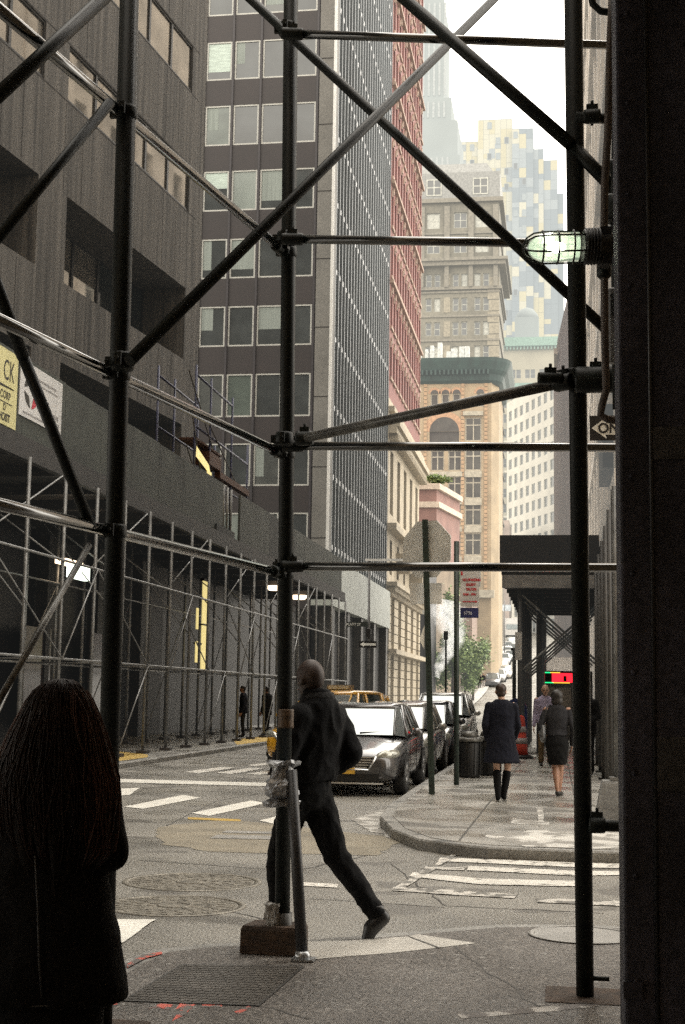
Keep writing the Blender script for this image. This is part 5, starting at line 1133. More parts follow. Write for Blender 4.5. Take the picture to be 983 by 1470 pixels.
# ------------------------------------------------------------------ people
def apply(o, vox=None, smooth=0, fold=0., ff=9.):
    if vox: m = o.modifiers.new('r', 'REMESH'); m.mode = 'VOXEL'; m.voxel_size = vox; m.use_smooth_shade = True
    if smooth: m = o.modifiers.new('s', 'SMOOTH'); m.iterations = smooth; m.factor = .6
    bpy.context.view_layer.update()
    me = bpy.data.meshes.new_from_object(o.evaluated_get(bpy.context.evaluated_depsgraph_get())); mats_ = [s for s in o.data.materials]
    o.modifiers.clear(); o.data = me
    if not me.materials:
        for x in mats_: me.materials.append(x)
    if fold:
        nn_ = [v.normal.copy() for v in me.vertices]; sd_ = len(o.name)*3.1
        for v, q_ in zip(me.vertices, nn_):
            p_ = v.co*ff; a_ = noise.noise(Vector((p_.x, p_.y, p_.z*.55+sd_))); b_ = abs(noise.noise(Vector((p_.x*1.7+5, p_.y*1.7, p_.z*1.1))))
            v.co += q_*fold*(a_*.8 + .9 - 2.2*b_)
    me.polygons.foreach_set('use_smooth', [True]*len(me.polygons)); return o
def chain(mb, pts):
    for (a, ra), (b, rb) in zip(pts, pts[1:]): mb.path([a, b], [ra, rb], 12)
    for p, r in pts: mb.ball(p, r, n=12, h=8)
def torso(mb, rows, right, fwd, n=20):
    rg = [[Vector(c_) + right*(rx*math.cos(2*math.pi*j/n)) + fwd*(ry*math.sin(2*math.pi*j/n)) for j in range(n)] for c_, rx, ry in rows]; mb.rings(rg, True, True)
def hand(mb, wr, d, side, fwd, s=1.):
    d = Vector(d).normalized(); f = (Vector(fwd) - d*Vector(fwd).dot(d)).normalized(); n_ = d.cross(f).normalized()*side
    M3 = Matrix((n_, f, d)).transposed().to_4x4()
    mb.ball(wr + d*.045*s, .014*s, .036*s, .052*s, M3)
    for k, (o_, ln) in enumerate(((.028, .068), (.010, .078), (-.009, .072), (-.027, .056))):
        p0 = wr + d*.082*s + f*o_*s; p1 = p0 + d*ln*.5*s - n_*.006*s; p2 = p1 + d*ln*.5*s - n_*.02*s; mb.path([p0-d*.02*s, p0, p1, p2], [.0085*s, .0085*s, .008*s, .006*s], 7)
    p0 = wr + d*.03*s + f*.03*s; mb.path([p0, p0+d*.03*s+f*.022*s, p0+d*.06*s+f*.028*s-n_*.008*s], [.011*s, .0095*s, .007*s], 7)
SK = {k: mat('skin_'+k, v, .55, .12, 12) for k, v in dict(pale=(.45, .28, .2), tan=(.32, .17, .11), dark=(.028, .0135, .008)).items()}
def head_mesh(mb, c_, fwd, s=1., up=Vector((0, 0, 1))):
    f = Vector(fwd).normalized(); r = f.cross(up).normalized(); u = r.cross(f); M3 = Matrix((r, f, u)).transposed().to_4x4()
    mb.ball(c_ + u*.02*s, .077*s, .096*s, .1*s, M3, 18, 12); mb.ball(c_ + f*.028*s - u*.055*s, .056*s, .062*s, .062*s, M3)   # skull, jaw
    mb.path([c_+f*.088*s+u*.012*s, c_+f*.112*s-u*.022*s, c_+f*.09*s-u*.03*s], [.009*s, .015*s, .01*s], 8)                 # nose
    for sg in (1, -1): mb.ball(c_ + r*sg*.08*s - f*.005*s - u*.01*s, .012*s, .024*s, .034*s, M3, 8, 6)
    return r, f, u
def features(o, c_, fwd, s=1.):
    f = Vector(fwd).normalized(); r = f.cross(Vector((0, 0, 1))).normalized(); u = r.cross(f)
    mb = MB()
    for sg in (1, -1): mb.ball(c_ + r*sg*.032*s + f*.086*s + u*.002*s, .012*s)
    mb.build('eyes', BLACK, o, world=False); MB().ball(c_ + f*.088*s - u*.062*s, .024*s, .008*s, .006*s, Matrix((r, f, u)).transposed().to_4x4()).build('mouth', mat('lips', (.25, .1, .08), .5), o, world=False)
def person(label, loc, rz_, H, skin, hair, garments, pose=None, group=None, vox=.018, handsize=1., carry=None):
    h = H; J = dict(head=(0, .02, .93), neck=(0, 0, .855), sL=(-.108, 0, .815), sR=(.108, 0, .815), eL=(-.128, -.01, .63), eR=(.128, -.01, .63), wL=(-.14, .03, .485), wR=(.14, .03, .485),
        hL=(-.052, 0, .52), hR=(.052, 0, .52), kL=(-.052, .01, .285), kR=(.052, .01, .285), aL=(-.05, -.015, .045), aR=(.05, -.015, .045), tL=(-.055, .085, .012), tR=(.055, .085, .012))
    J.update(pose or {}); J = {k: Vector(v)*h for k, v in J.items()}; X, Y = Vector((1, 0, 0)), Vector((0, 1, 0)); s = h/1.72
    t = thing('person', label, 'person', (0, 0, 0), group); mb = MB()
    head_mesh(mb, J['head'], Y, s); chain(mb, [(J['neck'], .052*s), (J['head']-Vector((0, .012, .03))*s, .05*s)])
    torso(mb, [((0, 0, .49*h), .095*h, .06*h), ((0, 0, .55*h), .1*h, .066*h), ((0, 0, .62*h), .082*h, .056*h), ((0, 0, .74*h), .1*h, .064*h), ((0, 0, .81*h), .1*h, .055*h), ((0, 0, .845*h), .05*h, .04*h)], X, Y)
    for S_ in 'LR':
        chain(mb, [(J['s'+S_], .048*s), (J['e'+S_], .037*s), (J['w'+S_], .026*s)]); chain(mb, [(J['h'+S_], .082*s), (J['k'+S_], .052*s), (J['a'+S_].lerp(J['k'+S_], .6), .05*s), (J['a'+S_], .034*s)])
        chain(mb, [(J['a'+S_]-Vector((0, 0, .01*h)), .036*s), (J['t'+S_]+Vector((0, 0, .008*h)), .03*s)])
    b = apply(mb.build('body', SK[skin], t, world=False), vox, 3)
    mb = MB()
    for S_, sg in (('L', -1), ('R', 1)): hand(mb, J['w'+S_], J['w'+S_]-J['e'+S_], sg, Y, s*handsize)
    bm_ = bmesh.new(); bm_.from_mesh(b.data); hm = mb.build('hands', SK[skin], None); bm_.from_mesh(hm.data); bm_.to_mesh(b.data); bpy.data.objects.remove(hm)
    b.data.polygons.foreach_set('use_smooth', [True]*len(b.data.polygons)); features(t, J['head'], Y, s)
    for g in garments:
        k, m = g[0], g[1]; mb = MB()
        if k in ('coat', 'shirt', 'jacket'):
            hem, fl = g[2], g[3] if len(g) > 3 else .0; pad = .012 if k == 'shirt' else .026
            torso(mb, [((0, 0, hem*h), (.098+fl)*h+pad, (.07+fl*.8)*h+pad)] + ([((0, 0, (hem*.5+.26)*h), (.1+fl*.5)*h+pad, (.07+fl*.4)*h+pad)] if hem < .45 else []) + [((0, 0, .55*h), .1*h+pad, .068*h+pad), ((0, 0, .63*h), .09*h+pad, .06*h+pad), ((0, 0, .74*h), .104*h+pad, .066*h+pad), ((0, 0, .80*h), .1*h+pad, .056*h+pad), ((0, 0, .83*h), .075*h+pad, .05*h+pad), ((0, 0, .862*h), .042*h+pad*.6, .04*h+pad*.6)], X, Y, 24)
            for S_ in 'LR': chain(mb, [(J['s'+S_]-Vector((0, 0, .012*h)), .044*s+pad*.8), (J['e'+S_], .036*s+pad*.7), (J['e'+S_].lerp(J['w'+S_], .93), .03*s+pad*.7)])
        elif k == 'trousers':
            torso(mb, [((0, 0, .48*h), .1*h, .068*h), ((0, 0, .56*h), .1*h, .07*h), ((0, 0, .6*h), .09*h, .065*h)], X, Y)
            for S_ in 'LR': chain(mb, [(J['h'+S_], .092*s), (J['k'+S_], .066*s), (J['a'+S_]+Vector((0, 0, .01*h)), .056*s)])
        elif k == 'skirt':
            hem = g[2]; kc = (J['kL']+J['kR'])/2; torso(mb, [((kc.x*.7, kc.y*.7, hem*h), .085*h, .07*h), ((kc.x*.4, kc.y*.4, (hem+.48)/2*h), .102*h, .085*h), ((0, 0, .5*h), .11*h, .085*h), ((0, 0, .6*h), .088*h, .066*h)], X, Y)
        elif k in ('boots', 'shoes'):
            for S_ in 'LR':
                a, kk, tt = J['a'+S_], J['k'+S_], J['t'+S_]
                if k == 'boots': chain(mb, [(a.lerp(kk, .8), .062*s), (a.lerp(kk, .5), .06*s), (a, .046*s)])
                chain(mb, [(a-Vector((0, 0, .012*h)), .044*s), (tt+Vector((0, 0, .01*h)), .036*s)])
        apply(mb.build({'boots': 'boots', 'shoes': 'shoes'}.get(k, k), m, t, world=False), vox, 3, 0 if k in ('boots', 'shoes') or vox > .022 else .006, 9.)
    st, hm_ = hair
    if st:
        mb = MB(); c_ = J['head']
        if st == 'short': mb.ball(c_+Vector((0, -.012, .04))*s, .084*s, .1*s, .085*s, None, 16, 10); mb.ball(c_+Vector((0, -.04, -.02))*s, .075*s, .06*s, .07*s)
        if st == 'bob': mb.ball(c_+Vector((0, -.022, .035))*s, .105*s, .108*s, .1*s, None, 16, 10); mb.ball(c_+Vector((0, -.045, -.05))*s, .1*s, .075*s, .095*s)
        if st == 'fringe': mb.ball(c_+Vector((0, -.05, .0))*s, .08*s, .055*s, .06*s)
        if st == 'long': mb.ball(c_+Vector((0, -.02, .035))*s, .092*s, .105*s, .09*s); torso(mb, [(c_+Vector((0, -.05, -.25))*s, .1*s, .05*s), (c_+Vector((0, -.05, -.05))*s, .095*s, .07*s)], X, Y)
        apply(mb.build('hair', hm_, t, world=False), vox*.8, 2)
    if carry: carry(t, J, s)
    zmin = min(v.co.z for ch in t.children if ch.type == 'MESH' for v in ch.data.vertices)
    t.location = Vector(loc) - Vector((0, 0, zmin)); t.rotation_euler.z = rz_
    return t
CL = lambda n, c_: mat('cloth_'+n, c_, .9, .3, 5, spec=.22, fine=.3, fscale=60, bump=.2, obj=True)
HB = mat('hair_black', (.012, .009, .008), .5, .4, 20); HBR = mat('hair_brown', (.03, .016, .01), .5, .4, 20); HG = mat('hair_grey', (.2, .17, .15), .6)
NAVY = CL('navy', (.008, .009, .016)); BLK = CL('black', (.006, .006, .0065)); CHAR = CL('charcoal', (.022, .022, .025)); LAV = CL('lavender', (.33, .29, .4)); KH = CL('khaki', (.14, .1, .06)); LEA = mat('black_leather', (.012, .011, .011), .4, .3, 10)
person('woman in a dark knee length coat and dark socks walking away on the far pavement', (-.85, 21.15, .124), R(4), 1.70, 'pale', ('short', HBR), [('coat', NAVY, .325, .045), ('boots', BLK)],
       dict(kL=(-.04, .03, .285), aL=(-.03, -.06, .055), tL=(-.03, .02, .012), kR=(.055, .05, .29), aR=(.02, .055, .045), tR=(.03, .14, .012), eL=(-.14, -.03, .64), eR=(.14, .02, .64), wL=(-.12, .05, .52), wR=(.11, .11, .53), head=(-.005, .02, .93)), vox=.014)
def bag(t, J, s):
    mb = MB(); mb.ball(Vector((-.22, .02, .98)), .06, .15, .17); o = apply(mb.build('handbag', mat('bag_grey_sheen', (.12, .125, .13), .3, .6, 14, spec=.8, obj=True), t, world=False), .02, 1)
    MB().path([Vector((-.21, -.08, 1.08)), Vector((-.16, -.05, 1.36)), Vector((-.1, .0, 1.4)), Vector((-.17, .1, 1.2))], .011, 6).build('strap', LEA, o, world=False)
person('woman in a charcoal top and black pencil skirt walking away with a shoulder bag', (-.05, 22.5, .124), R(3), 1.62, 'tan', ('bob', HB), [('shirt', CHAR, .58), ('skirt', BLK, .30), ('shoes', LEA)],
       dict(eL=(-.165, -.04, .65), wL=(-.16, .08, .6), eR=(.15, -.03, .64), kL=(-.02, .02, .285), aL=(.0, -.05, .05), tL=(.005, .03, .012), kR=(.035, .03, .285), aR=(.02, .02, .045), tR=(.045, .1, .012)), vox=.014, carry=bag)
person('bald man in lavender shirt walking toward the viewer under the canopy', (-.33, 32.2, .124), R(184), 1.80, 'pale', ('fringe', HG), [('shirt', LAV, .53, .005), ('trousers', KH), ('shoes', LEA)],
       dict(kL=(-.05, .06, .29), aL=(-.05, .03, .06), tL=(-.055, .12, .02), aR=(.05, -.06, .05), tR=(.05, .03, .012), kR=(.05, .0, .285)), vox=.018)
person('dark dressed man standing in shadow by the slim posts at right', (.52, 29.0, .124), R(150), 1.78, 'dark', ('short', HB), [('jacket', BLK, .45), ('trousers', BLK), ('shoes', LEA)], dict(wL=(-.06, .12, .58), wR=(.06, .12, .58), eL=(-.15, .0, .64), eR=(.15, 0, .64)), vox=.02)
q1, q2 = hit(348, 1058, 2, .124), hit(382, 1056, 2, .124)
person('person in dark clothes standing under the tall shed, left of the other figure', tuple(q1), R(100), 1.76, 'tan', ('short', HB), [('jacket', NAVY, .46), ('trousers', CHAR), ('shoes', LEA)], vox=.024)
person('person in black walking under the tall shed, close beside the corner scaffold post', tuple(q2), R(60), 1.76, 'tan', ('short', HB), [('coat', BLK, .42, .01), ('trousers', BLK), ('shoes', LEA)], dict(aL=(-.05, -.1, .06), tL=(-.05, -.02, .012), aR=(.05, .09, .045), tR=(.05, .18, .012)), vox=.024)
far_p = [(629, 996, 'far pedestrian in a bright red shirt, below the steam plume', CL('red', (.42, .03, .03)), NAVY, 0), (679, 989, 'far pedestrian in brown and orange, left of the dark pair', CL('rust', (.25, .08, .04)), BLK, 10), (688, 989, 'far pedestrian in dark clothes, left one of the dark pair', BLK, CHAR, 170),
         (694, 988, 'far pedestrian with pale trousers, right one of the dark pair', CHAR, CL('pale', (.4, .38, .36)), 160), (686, 957, 'distant pedestrian in red trousers beside the trees', BLK, CL('red', (0, 0, 0)), 0), (698, 961, 'distant pedestrian in a blue top at the plaza edge', CL('blue', (.06, .08, .22)), BLK, 20), (704, 947, 'distant pedestrian in red and white near the hill cars', CL('coral', (.4, .1, .1)), CHAR, 200), (649, 990, 'distant pedestrian in teal behind the parking sign post', CL('teal', (.05, .2, .2)), BLK, 0),
         (692, 968, 'distant pedestrian in grey walking up the hill by the trees', CHAR, BLK, 5), (708, 955, 'distant pedestrian in white top just left of the hill cars', CL('white', (.5, .5, .48)), NAVY, 0), (697, 944, 'small far pedestrian in black above the blue topped one', BLK, BLK, 0), (711, 938, 'small far pedestrian in orange beside the hill cars', CL('orange', (.4, .14, .04)), CHAR, 0), (663, 985, 'distant pedestrian in pale clothes right of the parking sign post', CL('pale', (0, 0, 0)), CHAR, 30)]
for px, py, lab, a_, b_, rr in far_p:
    p = hitg(px, py); Y = p.y; person(lab, (p.x, Y, gz(Y)+.02), R(rr), 1.72, 'tan', ('short', HB), [('shirt', a_, .5), ('trousers', b_), ('shoes', LEA)], dict(aL=(-.05, -.06, .05), tL=(-.05, .02, .012), aR=(.05, .06, .045), tR=(.05, .15, .012)), group='far pedestrians', vox=.03)
# --- man striding past the corner post
t = thing('person', 'bald man in black jacket and trousers striding left past the corner scaffold post', 'person', (0, 0, 0))
fw = Vector((-.78, .62, 0)).normalized(); rt = Vector((fw.y, -fw.x, 0)); D = 9.0
def Q(x, y, d=D): return P(x, y, d)
j = dict(head=Q(446, 975), neck=Q(453, 1003), shR=Q(482, 1030, 9.14), shL=Q(430, 1030, 8.86), elR=Q(504, 1080, 9.1), wrR=Q(470, 1112, 9.22), elL=Q(410, 1085, 8.78), wrL=Q(398, 1110, 8.9),
         hpR=Q(455, 1150, 9.06), hpL=Q(424, 1150, 8.94), knL=Q(398, 1235, 9.12), anL=Q(399, 1310, 9.22), toL=Q(384, 1322, 9.36), knR=Q(482, 1228, 8.98), anR=Q(541, 1312, 8.86), toR=Q(525, 1352, 8.80))
mb = MB(); head_mesh(mb, j['head'], (fw*.9+Vector((0, 0, -.12))).normalized(), 1.05); chain(mb, [(j['neck'], .06), (j['head']-Vector((0, 0, .04)), .056)])
for s_ in 'LR':
    chain(mb, [(j['sh'+s_], .05), (j['el'+s_], .042), (j['wr'+s_], .03)]); chain(mb, [(j['hp'+s_], .085), (j['kn'+s_], .055), (j['an'+s_], .036)]); chain(mb, [(j['an'+s_], .036), (j['to'+s_], .03)])
torso(mb, [(Q(440, 1145), .15, .1), (Q(450, 1080), .14, .1), (Q(456, 1030), .17, .1), (Q(454, 1010), .08, .07)], rt, fw)
b = apply(mb.build('body', SK['dark'], t), .009, 1); mb = MB()
for s_, sg in (('L', -1), ('R', 1)): hand(mb, j['wr'+s_], j['wr'+s_]-j['el'+s_], sg, fw)
bm_ = bmesh.new(); bm_.from_mesh(b.data); hm = mb.build('hands', SK['dark'], None); bm_.from_mesh(hm.data); bm_.to_mesh(b.data); bpy.data.objects.remove(hm); features(t, j['head'], fw, 1.05)
mb = MB()      # padded jacket with a bulky collar
torso(mb, [(Q(441, 1120), .215, .15), (Q(444, 1090), .215, .16), (Q(450, 1060), .205, .16), (Q(455, 1030), .20, .145), (Q(457, 1012), .15, .125), (Q(455, 998), .095, .095), (Q(453, 990), .085, .09)], rt, fw, 28)
for s_ in 'LR': chain(mb, [(j['sh'+s_], .088), (j['sh'+s_].lerp(j['el'+s_], .5), .082), (j['el'+s_], .072), (j['el'+s_].lerp(j['wr'+s_], .9), .055)])
apply(mb.build('jacket', CL('jacket_black', (.0024, .0024, .003)), t), .012, 3, .009, 7.)
mb = MB(); torso(mb, [(Q(455, 1008), .115, .115), (Q(456, 1000), .115, .115), (Q(457, 993), .092, .098)], rt, fw, 22)
col_ = apply(mb.build('collar', mat('fur_collar', (.004, .0035, .0035), .9, .5, 20, bump=.8, obj=True), t), .012, 1)
mb = MB(); torso(mb, [(Q(437, 1160), .155, .115), (Q(440, 1135), .17, .13), (Q(441, 1110), .17, .12)], rt, fw)
chain(mb, [(j['hpL'], .1), (j['hpL'].lerp(j['knL'], .5), .086), (j['knL'], .07), (j['knL'].lerp(j['anL'], .5), .066), (j['anL']+Vector((0, 0, .02)), .056)])
chain(mb, [(j['hpR'], .112), (j['hpR'].lerp(j['knR'], .5), .098), (j['knR'], .08), (j['knR'].lerp(j['anR'], .5), .07), (j['anR'], .058)])
apply(mb.build('trousers', CL('trouser_black', (.002, .002, .0023)), t), .012, 3, .008, 8.)
mb = MB(); chain(mb, [(j['anL']-Vector((0, 0, .015)), .047), (j['anL']+(j['toL']-j['anL'])*.6, .044), (j['toL'], .036)])
apply(mb.build('shoe', LEA, t), .01, 2); mb = MB()
hd = (j['toR']-j['anR']).normalized(); heel = j['anR'] + Vector((.035, 0, -.02)); chain(mb, [(heel, .05), (j['anR'].lerp(j['toR'], .5), .052), (j['toR'], .032)]); mb.path([j['anR']+Vector((-.01, 0, .05)), j['anR']], [.056, .05], 12)
apply(mb.build('shoe', LEA, t), .01, 2)
# --- woman in the left foreground
t = thing('person', 'woman with long dark reddish hair and dark coat, seen from behind, nearest', 'person', (0, 0, 0)); D = 4.8
rt = Vector((.985, .15, 0)).normalized(); fw = Vector((-.15, .985, 0)).normalized(); sc4 = D/F
def Q(x, y, d=D): return P(x, y, d)
mb = MB(); hc = Q(88, 1028); head_mesh(mb, hc, fw); chain(mb, [(Q(80, 1090), .055), (hc-Vector((0, 0, .04)), .05)])
jj = dict(sL=Q(-50, 1135), sR=Q(140, 1140), eL=Q(-75, 1250), eR=Q(158, 1222), wL=Q(-60, 1330, 4.9), wR=Q(125, 1256, 5.0), hL=Q(20, 1360), hR=Q(95, 1360))
torso(mb, [(Q(56, 1370), .17, .11), (Q(58, 1240), .14, .1), (Q(62, 1140), .18, .1), (Q(70, 1100), .08, .06)], rt, fw)
g0 = .128
foot = {'L': Vector((Q(20, 1360).x, Q(20, 1360).y, g0)), 'R': Vector((Q(95, 1360).x, Q(95, 1360).y+.05, g0))}
for s_ in 'LR':
    chain(mb, [(jj['s'+s_], .045), (jj['e'+s_], .038), (jj['w'+s_], .026)]); f0 = foot[s_]
    chain(mb, [(jj['h'+s_], .085), (f0+Vector((0, .02, .45)), .055), (f0+Vector((0, 0, .08)), .036)]); chain(mb, [(f0+Vector((0, 0, .05)), .036), (f0+fw*.13+Vector((0, 0, .03)), .03)])
b = apply(mb.build('body', SK['pale'], t), .014, 3); mb = MB()
for s_, sg in (('L', -1), ('R', 1)): hand(mb, jj['w'+s_], jj['w'+s_]-jj['e'+s_], sg, fw)
bm_ = bmesh.new(); bm_.from_mesh(b.data); hm = mb.build('hands', SK['pale'], None); bm_.from_mesh(hm.data); bm_.to_mesh(b.data); bpy.data.objects.remove(hm); features(t, hc, fw)
mb = MB(); rows = []
for y, xl, xr, ry in ((1432, -76, 182, .2), (1405, -72, 180, .2), (1330, -58, 166, .18), (1262, -46, 152, .155), (1200, -50, 156, .15), (1150, -58, 164, .14), (1120, -40, 150, .12), (1095, 20, 115, .08)):
    rows.append((Q((xl+xr)/2, y), (xr-xl)/2*sc4, ry))
torso(mb, rows, rt, fw, 30)
for s_ in 'LR': chain(mb, [(jj['s'+s_], .072), (jj['s'+s_].lerp(jj['e'+s_], .5), .062), (jj['e'+s_], .056), (jj['e'+s_].lerp(jj['w'+s_], .9), .045)])
coat = apply(mb.build('coat', CL('coat_black', (.0052, .005, .0055)), t), .013, 4, .01, 5.)
mb = MB(); seam = [Q(50, 1225, 4.64), Q(54, 1300, 4.62), Q(56, 1380, 4.60), Q(60, 1432, 4.60)]
mb.path(seam, .0035, 6)
hem = []
for k in range(25):
    a = math.pi*(1.02+.96*k/24); c_ = rows[0][0]; hem.append(c_ + rt*(rows[0][1]*.985*math.cos(a)) + fw*(rows[0][2]*.985*math.sin(a)) + Vector((0, 0, .014)))
mb.path(hem, .004, 6); mb.build('piping', mat('coat_piping', (.035, .035, .036), .6), coat)
mb = MB(); torso(mb, [(Q(60, 1560), .2, .11), (Q(58, 1415), .22, .14)], rt, fw)
for s_ in 'LR': chain(mb, [(jj['h'+s_], .11), (foot[s_]+Vector((0, .02, .5)), .075), (foot[s_]+Vector((0, 0, .1)), .06)])
apply(mb.build('trousers', BLK, t), .02, 3); mb = MB()
for s_ in 'LR': chain(mb, [(foot[s_]+Vector((0, 0, .05)), .045), (foot[s_]+fw*.15+Vector((0, 0, .035)), .036)])
apply(mb.build('shoes', LEA, t), .014, 2)
HAIR = mat('hair_dark_auburn', (.0048, .0026, .0018), .62, .5, 3, (14, 14, 1.2), spec=.25, fine=.4, fscale=50)
HAIR2 = mat('hair_auburn_strands', (.013, .005, .003), .55, .6, 8, spec=.3)
hr = [(974, 86, 92, .015), (976, 77, 102, .045), (982, 65, 111, .075), (991, 54, 118, .09), (1004, 45, 126, .105), (1024, 34, 135, .115), (1057, 17, 147, .12), (1085, 4, 156, .125), (1115, -8, 164, .125), (1150, -12, 166, .125), (1190, -8, 164, .12), (1222, 2, 158, .105), (1244, 30, 140, .085)]
mb = MB(); n = 72; rg = []
for i, (y, xl, xr, ry) in enumerate(hr):
    c_ = Q((xl+xr)/2, y, 4.74); q4 = []
    for k in range(n):
        a = 2*math.pi*k/n; w_ = 1+(.05*noise.noise(Vector((math.cos(a)*3.5, math.sin(a)*3.5, i*.3)))+.025*noise.noise(Vector((math.cos(a)*11, math.sin(a)*11, i*.15))))*min(1, i/3)
        z_ = (.06*(i-len(hr)+4))*noise.noise(Vector((math.cos(a)*5, math.sin(a)*5, 9))) if i >= len(hr)-3 else 0
        q4.append(c_ + rt*((xr-xl)/2*sc4*w_*math.cos(a)) + fw*(ry*w_*math.sin(a)) + Vector((0, 0, z_)))
    rg.append(q4)
mb.rings(rg, True, True); hairo = mb.build('hair', HAIR, t, fix=True)
mb = MB(); rnd = random.Random(12); mbr = MB()
for k in range(420):
    if k == 260: mb, mbr = mbr, mb
    a = math.pi + math.pi*rnd.random() if k < 200 else rnd.uniform(-.9, .12) if k < 380 else math.pi+rnd.uniform(-.1, .5); pts = []; off = .003+(.007 if k < 260 else .013)*rnd.random()**2; ph = rnd.random()*9
    i0 = rnd.choice([1, 2, 3, 4]) if k < 260 else rnd.choice([3, 4, 5]); i1 = rnd.choice([9, 10, 11, 12])
    for i in range(i0, i1+1):
        y, xl, xr, ry = hr[i]; c_ = Q((xl+xr)/2, y, 4.74); aa = a+.13*math.sin(i*.55+ph)+.05*math.sin(i*1.3+ph*2); pts.append(c_ + rt*(((xr-xl)/2*sc4+off)*math.cos(aa)) + fw*((ry+off)*math.sin(aa)))
    mb.path(pts, [.0022]*(len(pts)-1)+[.0006], 4, False)
mbr.build('strands', HAIR2, hairo); mb.build('edge_strands', mat('hair_auburn_lit', (.055, .021, .012), .5, .5, 8, spec=.4), hairo)  # rim glow on the outer strands is put into their lighter colour
# ------------------------------------------------------------------ trees, bushes, steam
def leaves(mb, c_, rx, ry, rz_, n, size, rnd):
    cl = [(Vector((rnd.gauss(0, .45)*rx, rnd.gauss(0, .45)*ry, rnd.gauss(0, .45)*rz_)), .25+.3*rnd.random()) for _ in range(14)]
    for i in range(n):
        q, r = rnd.choice(cl); p = Vector(c_)+q+Vector((rnd.gauss(0, r*rx*.5), rnd.gauss(0, r*ry*.5), rnd.gauss(0, r*rz_*.45))); a, b = rnd.random()*6.28, rnd.uniform(-.9, .9)
        u = Vector((math.cos(a), math.sin(a), b)).normalized(); v = u.cross(Vector((rnd.gauss(0, 1), rnd.gauss(0, 1), rnd.gauss(0, 1)))).normalized(); s = size*rnd.uniform(.6, 1.3); mb.c = rnd.choice((0, 0, 1, 2))
        mb.quad(p-u*s-v*s*.1, p+v*s*.55, p+u*s, p-v*s*.55)
LF = [mat('leaf_green', (.13, .19, .06), .6, .3, 2), mat('leaf_light', (.24, .31, .12), .6, .3, 2), mat('leaf_shade', (.06, .09, .035), .6, .3, 2)]; BARK = mat('bark', (.07, .055, .045), .9, .3, 8)  # three leaf greens, mixed at random
def tree(label, x, Y, h, rx, n, seed):
    rnd = random.Random(seed); z = gz(Y); t = thing('street_tree', label, 'tree', (x, Y, z), 'street trees up the hill'); mb = MB()
    mb.path([(x, Y, z), (x+.05, Y, z+h*.25), (x-.05, Y, z+h*.5)], [.14, .11, .08], 7)
    for k in range(6): a = k*1.05; mb.path([(x-.02, Y, z+h*(.35+.03*k)), (x+rx*.35*math.cos(a), Y+rx*.35*math.sin(a), z+h*.6), (x+rx*.6*math.cos(a), Y+rx*.6*math.sin(a), z+h*.75)], [.05, .035, .015], 5)
    mb.build('trunk', BARK, t); mb = MB(); leaves(mb, (x, Y, z+h*.66), rx, rx, h*.34, n, .15, rnd); mb.build('crown', LF, t)
tree('bright green street tree just behind the parking sign post', hit(667, 930, 1, 140).x, 140, 7.0, 1.7, 6000, 1)
tree('green street tree to the right of the other street trees, by the cars', hit(679, 920, 1, 146).x, 146, 6.4, 1.2, 4200, 2)
tree('small green tree beside the steam plume', hit(650, 940, 1, 142).x, 142, 7.0, 1.6, 4200, 3)
tree('taller darker tree above the steam plume', hit(649, 882, 1, 145).x, 145, 11.2, 1.5, 4200, 4)
t = thing('rooftop_bush', 'leafy green bush on the terrace of the small red building', 'bush', (-13.0, 147, 23.4)); mb = MB(); leaves(mb, (-12.9, 147.4, 24.1), 1.3, .8, .75, 1500, .16, random.Random(9)); mb.build('foliage', LF, t); MB().path([(-13, 147.4, 23.4), (-12.9, 147.4, 24.1), (-12.6, 147.4, 24.5)], [.06, .05, .02], 6).build('stem', BARK, t)
# flags and street poles in the distance
for k, (px, py0, py1, Y, lab) in enumerate(((724, 965, 862, 205, 'thin pole with a pale street sign beside the hill traffic'), (640, 1000, 906, 100, 'dark slim pole below the steam plume'), (738, 1020, 930, 52, 'dark post at the right kerb, above the woman in the coat'))):
    b0, b1 = hit(px, py0, 1, Y), hit(px, py1, 1, Y); b0.z = gz(Y); t = thing('street_pole', lab, 'pole', tuple(b0)); MB().tube(b0, b1, .07, 8).build('shaft', LP if k == 0 else STEEL, t)
    if k == 0: MB().box(b1.x-.6, b1.x+.9, Y-.05, Y, b1.z-1.5, b1.z-.6).build('sign', mat('far_sign_pale', (.4, .45, .5), .5), t)
    if k == 2: MB().box(b1.x-.12, b1.x+.12, Y-.06, Y+.06, b1.z-.1, b1.z).build('cap', STEEL, t)
    if k == 1: MB().box(b1.x-.15, b1.x+.15, Y-.06, Y+.06, b1.z-.6, b1.z).build('cap', STEEL, t)
for k, (px, py, Y, cc) in enumerate(((700, 868, 230, (.4, .15, .12)), (712, 876, 240, (.45, .42, .4)))):
    p = hit(px, py, 1, Y); t = thing('shop_banner', ('reddish' if k == 0 else 'pale') + ' banner hanging over the uphill pavement', 'banner', tuple(p)); MB().box(p.x-.5, p.x+.6, Y, Y+.05, p.z-1.6, p.z+1.3).build('cloth', mat('banner_%d' % k, cc, .8, .4, 2), t); MB().tube((p.x-3.0, Y+.1, p.z+1.3), (p.x+.7, Y+.1, p.z+1.3), .05, 6).build('bracket', LP, t)
